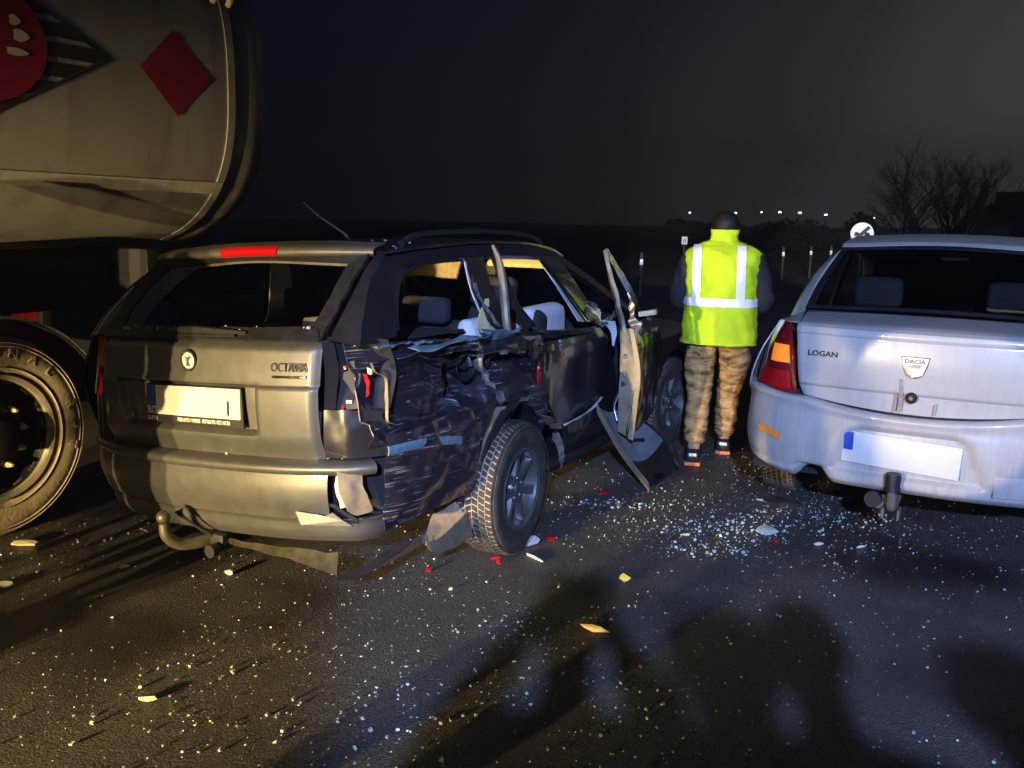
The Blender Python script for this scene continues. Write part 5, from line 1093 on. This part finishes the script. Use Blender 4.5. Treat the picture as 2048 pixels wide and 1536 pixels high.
        def off(S_, d):
            O = S_.copy()
            for i in range(S_.shape[0]):
                for j in range(S_.shape[1]): q = S_[i, j]; e = q - np.array([0, .02, q[2] - .03]); O[i, j] = q + d * e / np.linalg.norm(e)
            return O
        zi = VG[:, 0, 2]; i0 = int(np.argmin(abs(zi - 1.045))); i1 = int(np.argmin(abs(zi - 1.105)))
        surf('reflective_band', off(VG[i0:i1 + 1], .005)[::-1], 'tape', p, .002, cv=True)
        it = int(np.argmin(abs(zi - 1.432)))
        for xa in (-.155, .125):
            A1, B1 = [], []
            js = range(36, 72)                                  # back half
            for i in range(i1 - 1, it + 1):
                rw = np.array([VG[i, j] for j in js]); o_ = np.argsort(rw[:, 0])
                def atx(x): return np.array([x, np.interp(x, rw[o_, 0], rw[o_, 1]), VG[i, 0, 2]])
                f_ = (i - i1) / (it - i1); A1.append(atx(xa - .028 - .01 * f_)); B1.append(atx(xa + .028 - .01 * f_))
            P_ = np.stack([np.array(A1), (np.array(A1) + np.array(B1)) / 2 + np.array([0, -.003, 0]), np.array(B1)], 1) + np.array([0, -.007, .004])
            surf('reflective_band', P_, 'tape', p, .002)
    return p
man = person((1.36, 6.12, 0), -R(14), 'man in yellow reflective vest and camouflage trousers walking away', vest=True)
# onlookers standing round the photographer; their shadows lie across the road, some added to fill the shade
first = person((-.09, -.42, 0), -R(5), 'photographer standing behind the lens holding up a phone', 'people behind the photographer', False, 1.0, 'photo', 'jacket', 'jacket')
b1 = person((.45, -.48, 0), -R(8), 'onlooker in dark clothes at the right hand of the photographer', 'people behind the photographer', False, .99, 'stand', 'jacket', 'jacket')
for loc, rz, s_, lab in (((.20, -.92, 0), 5, 1.08, 'tall onlooker in dark clothes just behind the photographer'), ((.74, -.95, 0), -10, 1.05, 'onlooker in dark clothes in the second row, one step right'),
                        ((1.02, -.52, 0), -12, .93, 'onlooker in dark clothes, second to the right of the photographer'), ((1.50, -.5, 0), -16, .95, 'onlooker in dark clothes, third to the right of the photographer'), ((1.28, -.95, 0), -10, .98, 'added onlooker filling the shade, second row, two steps right'), ((2.0, -.4, 0), -16, .96, 'onlooker in dark clothes at the right end of the row'), ((1.78, -.9, 0), -5, 1.0, 'added onlooker filling the shade, second row, three steps right'),
                        ((-2.23, 2.70, 0), 30, .90, 'onlooker in dark clothes standing beside the tanker wheel'), ((-2.60, 2.86, 0), 10, .92, 'added onlooker shading the wreck, close against the tanker wheel'), ((-1.14, 1.46, 0), -40, .86, 'onlooker in dark clothes in the headlamp beam, left of the photographer')):
    c = copy_tree(b1); c.location = loc; c.rotation_euler = (0, 0, R(rz)); c.scale = (s_ * 1.28, s_ * 1.1, s_); c['label'] = lab  # unseen copies widened so that their cast shadows merge

# ================================================================== BACKGROUND
def at(az, dist, z=0): return (dist * math.sin(R(az)), dist * math.cos(R(az)), z)
for i, (az, el, dist) in enumerate([(10.44, .58, 300), (14.56, .68, 300), (15.60, .70, 290), (16.72, .69, 280), (18.16, .60, 270), (20.72, .48, 250), (13.1, .62, 310)]):
    z = 1.578 + dist * math.tan(R(el)); x, y, _ = at(az, dist)
    sl = empty('street_lamp', (x, y, -.06), 0, label='lit street lamp far off, number %s from the left of the row' % ['one', 'three', 'four', 'five', 'six', 'seven', 'two'][i], category='street lamp', group='row of far street lamps')
    tube('pole', [(0, .9, 0), (0, .9, z - .4), (0, .6, z + .1), (0, 0, z + .2)], .09, 'post', sl, 6)
    s_ = .42 if i not in (2, 3) else .5
    rbox('lamp_head', (0, 0, z), (s_ * 1.5, s_ * 1.5, s_), 'lamp_on', sl, .12, 2)
def face_cam(x, y): return -math.atan2(x, y)
for i, (az, el, zc, lab) in enumerate([(7.71, -2.42, .72, 'white delineator post beside the open car door'), (15.96, -1.71, .74, 'delineator post nearest the walking man'), (17.5, -1.61, .75, 'middle delineator post between the man and the sedan'), (18.6, -1.55, .76, 'delineator post close by the sedan roof')]):
    d = (1.578 - zc) / math.tan(R(-el)); x, y, _ = at(az, d); dp = empty('delineator_post', (x, y, -.06), face_cam(x, y), label=lab, category='post', group='roadside delineator posts')
    rbox('post_body', (0, 0, (zc + .26) / 2), (.07, .05, zc + .26), 'post', dp, .02)
    rbox('reflector', (0, -.034, zc + .06), (.07, .012, .12), 'reflector', dp, .005)
x, y, _ = at(10.21, 25); z = 1.578 + 25 * math.tan(R(-1.08))
kp = empty('kilometre_post', (x, y, -.06), face_cam(x, y), label='small white marker plate reading 8 on a low post', category='sign')
rbox('post_body', (0, .04, (z + .06) / 2), (.06, .05, z + .06), 'post', kp, .01); rbox('plate', (0, 0, z + .06), (.15, .02, .20), 'reflector', kp, .008)
text('lettering', '8', .15, .002, 'black_print', kp, (0, -.014, z + .06), (1, 0, 0), (0, 0, 1))
x, y, _ = at(20.19, 28); z = 1.578 + 28 * math.tan(R(-.43)) + .06
rsn = empty('road_sign', (x, y, -.06), face_cam(x, y), label='round white end of no overtaking sign above the sedan roof', category='sign')
tube('pole', [(0, .05, 0), (0, .05, z + .3)], .03, 'post', rsn, 8)
dsc = lathe('disc', [(.01, 0), (.01, .30), (-.006, .305), (-.010, .30), (-.010, 0)], 40, 'reflector', rsn, (0, 0, z), 'Y')
prism('diagonal_bar', [(-.22, -.014, z - .15), (-.15, -.014, z - .22), (.22, -.014, z + .15), (.15, -.014, z + .22)], (0, .002, 0), 'black_print', dsc)
for cx in (-.135, .135):
    prism('car_symbol', [(cx + a, -.013, z - .02 + b) for a, b in [(-.07, -.06), (-.045, -.06), (-.045, -.045), (.045, -.045), (.045, -.06), (.07, -.06), (.07, .0), (.045, .055), (-.045, .055), (-.07, 0)]], (0, .001, 0), 'post', dsc)
# bare tree against the glow
def bare_tree(name, loc, h, spread, label, depth=5, stems=9, seed=3):
    rd = random.Random(seed); t = empty(name, loc, 0, label=label, category='tree'); VT = []; FT = []; VC = []; FC = []
    def grow(p, d, ln, r0, lev):
        n = 5; pts = [p]; q = Vector(p); dd = Vector(d)
        for k in range(n):
            dd = (dd + Vector((rd.gauss(0, .09), rd.gauss(0, .09), rd.gauss(.03, .06)))).normalized(); q = q + dd * ln / n; pts.append(tuple(q))
        v, f = tubeVF(pts, np.linspace(r0, r0 * .55, n + 1), 5 if lev < 2 else 3, 0, False)
        if lev < 2: o_ = len(VT); VT.extend(v); FT.extend([tuple(o_ + i for i in ff) for ff in f])
        else: o_ = len(VC); VC.extend(v); FC.extend([tuple(o_ + i for i in ff) for ff in f])
        if lev >= depth: return
        for k in range(rd.choice((3, 3, 4)) if lev < 3 else rd.choice((3, 4, 4))):
            j = rd.randint(2, n); ang = rd.uniform(.25, .75); ax = Vector((rd.gauss(0, 1), rd.gauss(0, 1), rd.gauss(0, .4))).normalized()
            nd = (Matrix.Rotation(ang, 3, ax) @ dd).normalized(); nd.z = nd.z * .85 + .12
            grow(pts[j], nd.normalized(), ln * rd.uniform(.58, .78), r0 * .52, lev + 1)
    for k in range(stems):
        a = rd.uniform(0, 6.28); lean = rd.uniform(.05, spread)
        grow((rd.gauss(0, .8), rd.gauss(0, .5), 0), Vector((math.cos(a) * lean, math.sin(a) * lean, 1)).normalized(), h * rd.uniform(.32, .42), .085, 0)
    mk('trunk', VT, FT, 'bark', t); mk('crown', VC, FC, 'bark', t)
    return t
bare_tree('bare_tree', at(24.2, 42, -.06), 5.3, .42, 'wide bare winter tree standing against the glowing sky', 5, 12, 5)
def bush(loc, sx, sz, label, seed):
    rd = random.Random(seed); b = empty('roadside_bush', loc, 0, label=label, category='bush', group='dark bushes behind the road signs'); V = []; F = []
    stems = []
    for k in range(14):
        a = rd.uniform(0, 6.28); e = (math.cos(a) * sx * rd.uniform(.1, .7), math.sin(a) * sx * .5, sz * rd.uniform(.5, .95)); stems.append(tubeVF([(0, 0, 0), (e[0] * .4, e[1] * .4, e[2] * .6), e], [.04, .025, .01], 4))
    v, f = merge(stems); mk('trunk', v, f, 'bark', b)
    for k in range(2600):
        u, v_, w_ = rd.gauss(0, 1), rd.gauss(0, 1), rd.gauss(0, 1); n = math.sqrt(u * u + v_ * v_ + w_ * w_); r_ = rd.random() ** .4 * (1 + .25 * noise.noise(Vector((u / n * 2, v_ / n * 2, w_ / n * 2 + seed))))
        c = Vector((u / n * sx * r_, v_ / n * sx * .6 * r_, max(.05, sz * .5 + w_ / n * sz * .55 * r_))); s_ = rd.uniform(.05, .14)
        d1 = Vector((rd.gauss(0, 1), rd.gauss(0, 1), rd.gauss(0, 1))).normalized() * s_; d2 = Vector((rd.gauss(0, 1), rd.gauss(0, 1), rd.gauss(0, 1))).normalized() * s_ * .6
        o_ = len(V); V += [c - d1, c + d2, c + d1, c - d2]; F.append((o_, o_ + 1, o_ + 2, o_ + 3))
    mk('crown', V, F, 'leaf', b, smooth=False)
bush(at(16.6, 60, -.06), 2.3, 1.9, 'low wide dark bush right of the walking man', 1)
bush(at(20.1, 56, -.06), 1.0, 2.3, 'tall narrow dark bush directly behind the round sign', 2)
bush(at(23.3, 50, -.06), 2.2, 1.2, 'low dark bush at the foot of the bare tree', 4)
bush(at(25.9, 55, -.06), 1.5, 1.1, 'small dark bush in front of the parked truck', 6)
# dark truck waiting at the right
pt = empty('parked_truck', at(28.3, 44, -.06), -R(62), label='dark truck standing far off at the right edge', category='truck')
prism('cab', [(-1.2, -2.6, .7), (-1.2, -2.6, 1.75), (-1.2, -2.35, 1.95), (-1.2, -1.9, 2.45), (-1.2, -.9, 2.50), (-1.2, -.7, 2.62), (-1.2, -.55, .7)], (2.4, 0, 0), 'truck_paint', pt)
rbox('load_box', (0, 3.0, 2.0), (2.45, 6.6, 2.3), 'truck_paint', pt, .05)
for s in (-1, 1): prism('side_window', [(1.21 * s, -2.2, 1.72), (1.21 * s, -1.85, 2.28), (1.21 * s, -1.1, 2.28), (1.21 * s, -1.1, 1.72)], (.01 * s, 0, 0), 'tinted', pt)
prism('windscreen', [(-1.05, -2.39, 1.98), (1.05, -2.39, 1.98), (1.05, -1.96, 2.42), (-1.05, -1.96, 2.42)], (0, -.02, .02), 'tinted', pt)
for y in (-1.6, 3.6, 4.9):
    for s in (-1, 1): lathe('wheel', [(-.14, 0), (-.14, .44), (-.1, .5), (.1, .5), (.14, .44), (.14, 0)], 20, 'rubber', pt, (1.05 * s, y, .5))
x, y, _ = at(26.52, 40); z = 1.578 + 40 * math.tan(R(-.81))
ml = empty('marker_lamp', (x, y, -.06), 0, label='small lit yellow marker lamp above the sedan roof', category='lamp')
tube('pole', [(0, 0, 0), (0, 0, z - .05)], .03, 'post', ml, 6); rbox('lamp_head', (0, 0, z + .06), (.20, .12, .17), 'lamp_on', ml, .05)

# ================================================================== GLASS AND BROKEN PIECES ON THE ROAD
def crumbs(name, pts, smin, smax, mt, label, cat):
    V = np.zeros((len(pts) * 8, 3)); F = []
    bf = np.array([(0, 1, 3, 2), (4, 6, 7, 5), (0, 4, 5, 1), (2, 3, 7, 6), (0, 2, 6, 4), (1, 5, 7, 3)])
    base_ = np.array([[a, b, c] for a in (-1, 1) for b in (-1, 1) for c in (-1, 1)]) * .5
    Fs = []
    for i, (x, y, z) in enumerate(pts):
        s = smin + (smax - smin) * rng.random() ** 4.0; q = base_ * np.array([s, s * rng.uniform(.5, 1), s * rng.uniform(.4, .8)]) + rng.normal(0, s * .10, (8, 3))
        a = rng.uniform(0, 6.28); b = rng.normal(0, .5); Rz = np.array([[math.cos(a), -math.sin(a), 0], [math.sin(a), math.cos(a), 0], [0, 0, 1]]); Rx = np.array([[1, 0, 0], [0, math.cos(b), -math.sin(b)], [0, math.sin(b), math.cos(b)]])
        q = q @ Rx.T @ Rz.T; q[:, 2] -= q[:, 2].min() - .0005; V[i * 8:i * 8 + 8] = q + np.array([x, y, z]); Fs.append(bf + i * 8)
    return mk(name, V, np.vstack(Fs), mt, smooth=False, label=label, category=cat, kind='stuff')
pts = []
while len(pts) < 4500:
    x = rng.uniform(-2.6, 3.2); y = 2.2 + 5.6 * rng.random() ** 1.25
    if abs(x) > .60 * y + .1: continue
    k = .42 + .95 * noise.noise(Vector((x * 1.6, y * 1.6, 0))) + .5 * noise.noise(Vector((x * 5, y * 5, 2)))
    if rng.random() < k: pts.append((x, y, .001))
for cx, cy, sx, sy, n in ((1.15, 4.75, .45, .35, 700), (1.75, 4.95, .45, .30, 420), (.75, 5.1, .25, .5, 260), (2.1, 4.2, .4, .3, 160), (-.4, 2.8, .9, .35, 420), (.2, 3.3, .7, .5, 250), (1.55, 5.9, .2, .5, 200)):
    q = rng.normal(0, 1, (n, 2)) * (sx, sy) + (cx, cy); pts += [(a, b, .001) for a, b in q]
half = pts[0:4500:2]; pts = pts[1:4500:2] + pts[4500:]
crumbs('glass_crumbs', half, .0022, .0095, 'glass_dull', 'dull grey crumbs of broken window glass scattered over the asphalt', 'broken glass')
crumbs('glass_crumbs', pts, .0020, .0092, 'glass_edge_lum', 'pale crumbs of broken window glass scattered over the asphalt', 'broken glass')
pts2 = []
for cx, cy, sx, sy, n in ((1.15, 4.65, .22, .12, 240), (.95, 4.35, .12, .06, 90), (1.75, 4.9, .22, .12, 160), (-.35, 2.75, .7, .22, 150), (.3, 3.6, .9, .6, 80), (.62, 5.05, .25, .05, 90)):
    q = rng.normal(0, 1, (n, 2)) * (sx, sy) + (cx, cy); pts2 += [(a, b, .001) for a, b in q]
crumbs('glass_crumbs', pts2, .004, .015, 'glass_edge', 'greenish lumps of broken window glass in drifts on the asphalt', 'broken glass')
# glass lying along the wreck's roof and bumper shelf
rp = []
cT, sT = math.cos(CAR_RZ), math.sin(CAR_RZ)
def car_world(p): return (CAR_POS[0] + p[0] * cT - p[1] * sT, CAR_POS[1] + p[0] * sT + p[1] * cT, p[2])
for k in range(220):
    xx = random.uniform(-.5, .6); yy = .44 + abs(random.gauss(0, .25)) + .05 * (1 - (xx / .6) ** 2)
    kk = xx / .61; rp.append(car_world((xx, yy, np.interp(yy, [.42, .8, 1.25, 1.75], [1.424, 1.443, 1.455, 1.443]) - .035 * (1 - kk) + .034 * (1 - kk * kk) + .001)))
for k in range(26):
    t = random.uniform(-.7, .5); p_ = bump_path(t); rp.append(car_world((p_[0] * .96, p_[1] + .05, .599 + SH * p_[0])))
crumbs('glass_crumbs', rp, .004, .014, 'glass_edge_lum', 'pale glass crumbs lying on the roof and bumper of the wreck', 'broken glass')
def shard(name, loc, size, mt, label, rz=0, tilt=0.0, seed=0, th=.006, cat='debris'):
    rd = random.Random(seed); n = 7; P_ = []
    for k in range(n):
        a = 2 * math.pi * k / n + rd.uniform(-.25, .25); r_ = rd.uniform(.65, 1.0); P_.append(Vector((math.cos(a) * size[0] / 2 * r_, math.sin(a) * size[1] / 2 * r_, 0)))
    mx = Matrix.Rotation(rz, 3, 'Z') @ Matrix.Rotation(tilt, 3, 'X'); Q = [mx @ q for q in P_]; U = mx @ Vector((0, 0, th)); mz = min(min(q.z, (q + U).z) for q in Q)
    top = [Q[k] + U * (1 + rd.uniform(0, .8)) for k in range(n)]; ctr = sum(top, Vector()) / n + U * rd.uniform(.2, 1.5)
    V = [tuple(q - Vector((0, 0, mz))) for q in Q] + [tuple(q - Vector((0, 0, mz))) for q in top] + [tuple(ctr - Vector((0, 0, mz)))]
    F = [tuple(reversed(range(n)))] + [(k, (k + 1) % n, n + (k + 1) % n, n + k) for k in range(n)] + [(n + k, n + (k + 1) % n, 2 * n) for k in range(n)]
    o = mk(name, V, F, mt, None, smooth=False, label=label, category=cat, group='broken car pieces on the asphalt'); o.location = (loc[0], loc[1], .001); return o
shard('plastic_shard', (.34, 3.40), (.135, .035), 'debris_cream', 'long cream plastic shard lying in the onlookers shadow', -R(22), R(55), 1)
shard('plastic_shard', (.52, 3.93), (.06, .045), 'debris_yellow', 'bright yellow plastic piece at the edge of the shadow', R(-30), R(40), 2)
shard('plastic_shard', (-1.17, 2.81), (.075, .022), 'debris_cream', 'thin cream strip on the near left asphalt', R(8), R(70), 3)
shard('plastic_shard', (-1.23, 3.90), (.055, .03), 'debris_pale', 'pale chip on the asphalt under the tow ball', R(-20), R(50), 4)
shard('plastic_shard', (-1.49, 4.22), (.06, .03), 'debris_pale', 'pale flake beside the tow ball shadow', R(30), R(40), 5)
shard('plastic_shard', (-1.72, 3.95), (.05, .03), 'debris_cream', 'cream chip between the shadow bands left of the wreck', R(10), R(30), 6)
shard('plastic_shard', (-2.30, 4.22), (.16, .05), 'debris_cream', 'torn cream scrap lying below the tanker wheel', R(14), R(20), 7)
shard('plastic_shard', (-2.14, 3.72), (.10, .05), 'debris_pale', 'pale scrap at the left edge of the asphalt', R(5), R(20), 8)
shard('lens_shard', (-.06, 4.16), (.07, .016), 'red_lens', 'flat red lens strip touching the rear tyre', R(10), R(30), 9)
shard('lens_shard', (-.045, 4.10), (.035, .03), 'red_lens', 'small red lens chip in front of the rear tyre', R(60), R(30), 10)
shard('lens_shard', (-.36, 3.99), (.03, .03), 'red_lens', 'red lens cube lying left of the rear tyre', R(20), R(30), 11)
shard('lens_shard', (-.60, 4.12), (.05, .016), 'red_lens', 'thin red lens sliver near the hanging undertray', R(-5), R(30), 12)
shard('lens_shard', (.55, 5.27), (.10, .05), 'red_lens', 'red lens piece under the hanging door trim', R(20), R(10), 13)
shard('lens_shard', (.21, 4.43), (.06, .045), 'dark_red_lens', 'dark red lens piece right of the rear tyre', R(-30), R(30), 14)
shard('plastic_shard', (.13, 4.17), (.16, .012), 'debris_pale', 'thin pale sliver right of the rear tyre', R(-52), R(10), 15)
shard('plastic_shard', (.10, 4.36), (.15, .07), 'debris_pale', 'curved pale strip leaning on the rear tyre', R(35), R(50), 16)
shard('bumper_scrap', (1.55, 5.12), (.26, .07), 'black', 'black and pale bumper scrap behind the sedan tyre', R(-28), R(20), 17, .012)
shard('plastic_shard', (1.50, 5.16), (.22, .02), 'debris_pale', 'pale strip lying along the black bumper scrap', R(-20), R(40), 18)
shard('plastic_shard', (1.33, 4.62), (.14, .10), 'debris_pale', 'pale green scrap between the wreck and the sedan', R(-20), R(15), 19)
shard('lens_shard', (1.33, 4.45), (.05, .03), 'red_lens', 'small red lens chip below the pale green scrap', R(0), R(20), 20)
shard('plastic_shard', (1.55, 4.45), (.06, .025), 'debris_pale', 'small pale chip right of the red lens chip', R(10), R(20), 21)
shard('plastic_shard', (.90, 4.55), (.07, .012), 'debris_cream', 'thin cream sliver in the glass drift', R(5), R(20), 22)
shard('plastic_shard', (1.75, 4.42), (.06, .01), 'debris_pale', 'pale sliver on the asphalt in front of the sedan', R(15), R(20), 23)

rd_ = random.Random(21); V = []; F = []
for k in range(2600):
    az = rd_.uniform(9, 40); dist = 230 + 40 * noise.noise(Vector((az * .15, 3, 0))) + rd_.uniform(-6, 6)
    h = max(.4, 1.2 + 1.9 * noise.noise(Vector((az * .35, 0, 0))) + 1.3 * noise.noise(Vector((az * 1.4, 5, 0))))
    x, y, _ = at(az, dist); c = Vector((x, y, rd_.random() ** .7 * h)); s_ = rd_.uniform(.3, .9)
    d1 = Vector((rd_.gauss(0, 1), rd_.gauss(0, 1), rd_.gauss(0, .6))).normalized() * s_; d2 = Vector((rd_.gauss(0, 1), rd_.gauss(0, 1), rd_.gauss(0, 1))).normalized() * s_ * .8
    o_ = len(V); V += [c - d1, c + d2, c + d1, c - d2]; F.append((o_, o_ + 1, o_ + 2, o_ + 3))
mk('far_woods', V, F, 'leaf', None, smooth=False, kind='stuff', label='low dark line of woods along the far horizon', category='woods')

# night mist, lit faintly by the sky
hv, hf = boxVF((50, 150, 14.5), (700, 460, 32)); hz_o = mk('haze', hv, hf, None, None, smooth=False, kind='stuff', label='thin even night mist hanging over the road', category='mist')
hm = bpy.data.materials.new('mist'); hm.use_nodes = True; ht = hm.node_tree; ht.nodes.clear(); ho = N(ht, 'ShaderNodeOutputMaterial'); hp = N(ht, 'ShaderNodeVolumePrincipled')
hp.inputs['Color'].default_value = (0.9, 0.92, 0.95, 1); hp.inputs['Density'].default_value = 0.0052; hp.inputs['Anisotropy'].default_value = 0.7; L(ht, hp.outputs[0], ho.inputs['Volume']); hz_o.data.materials.append(hm)
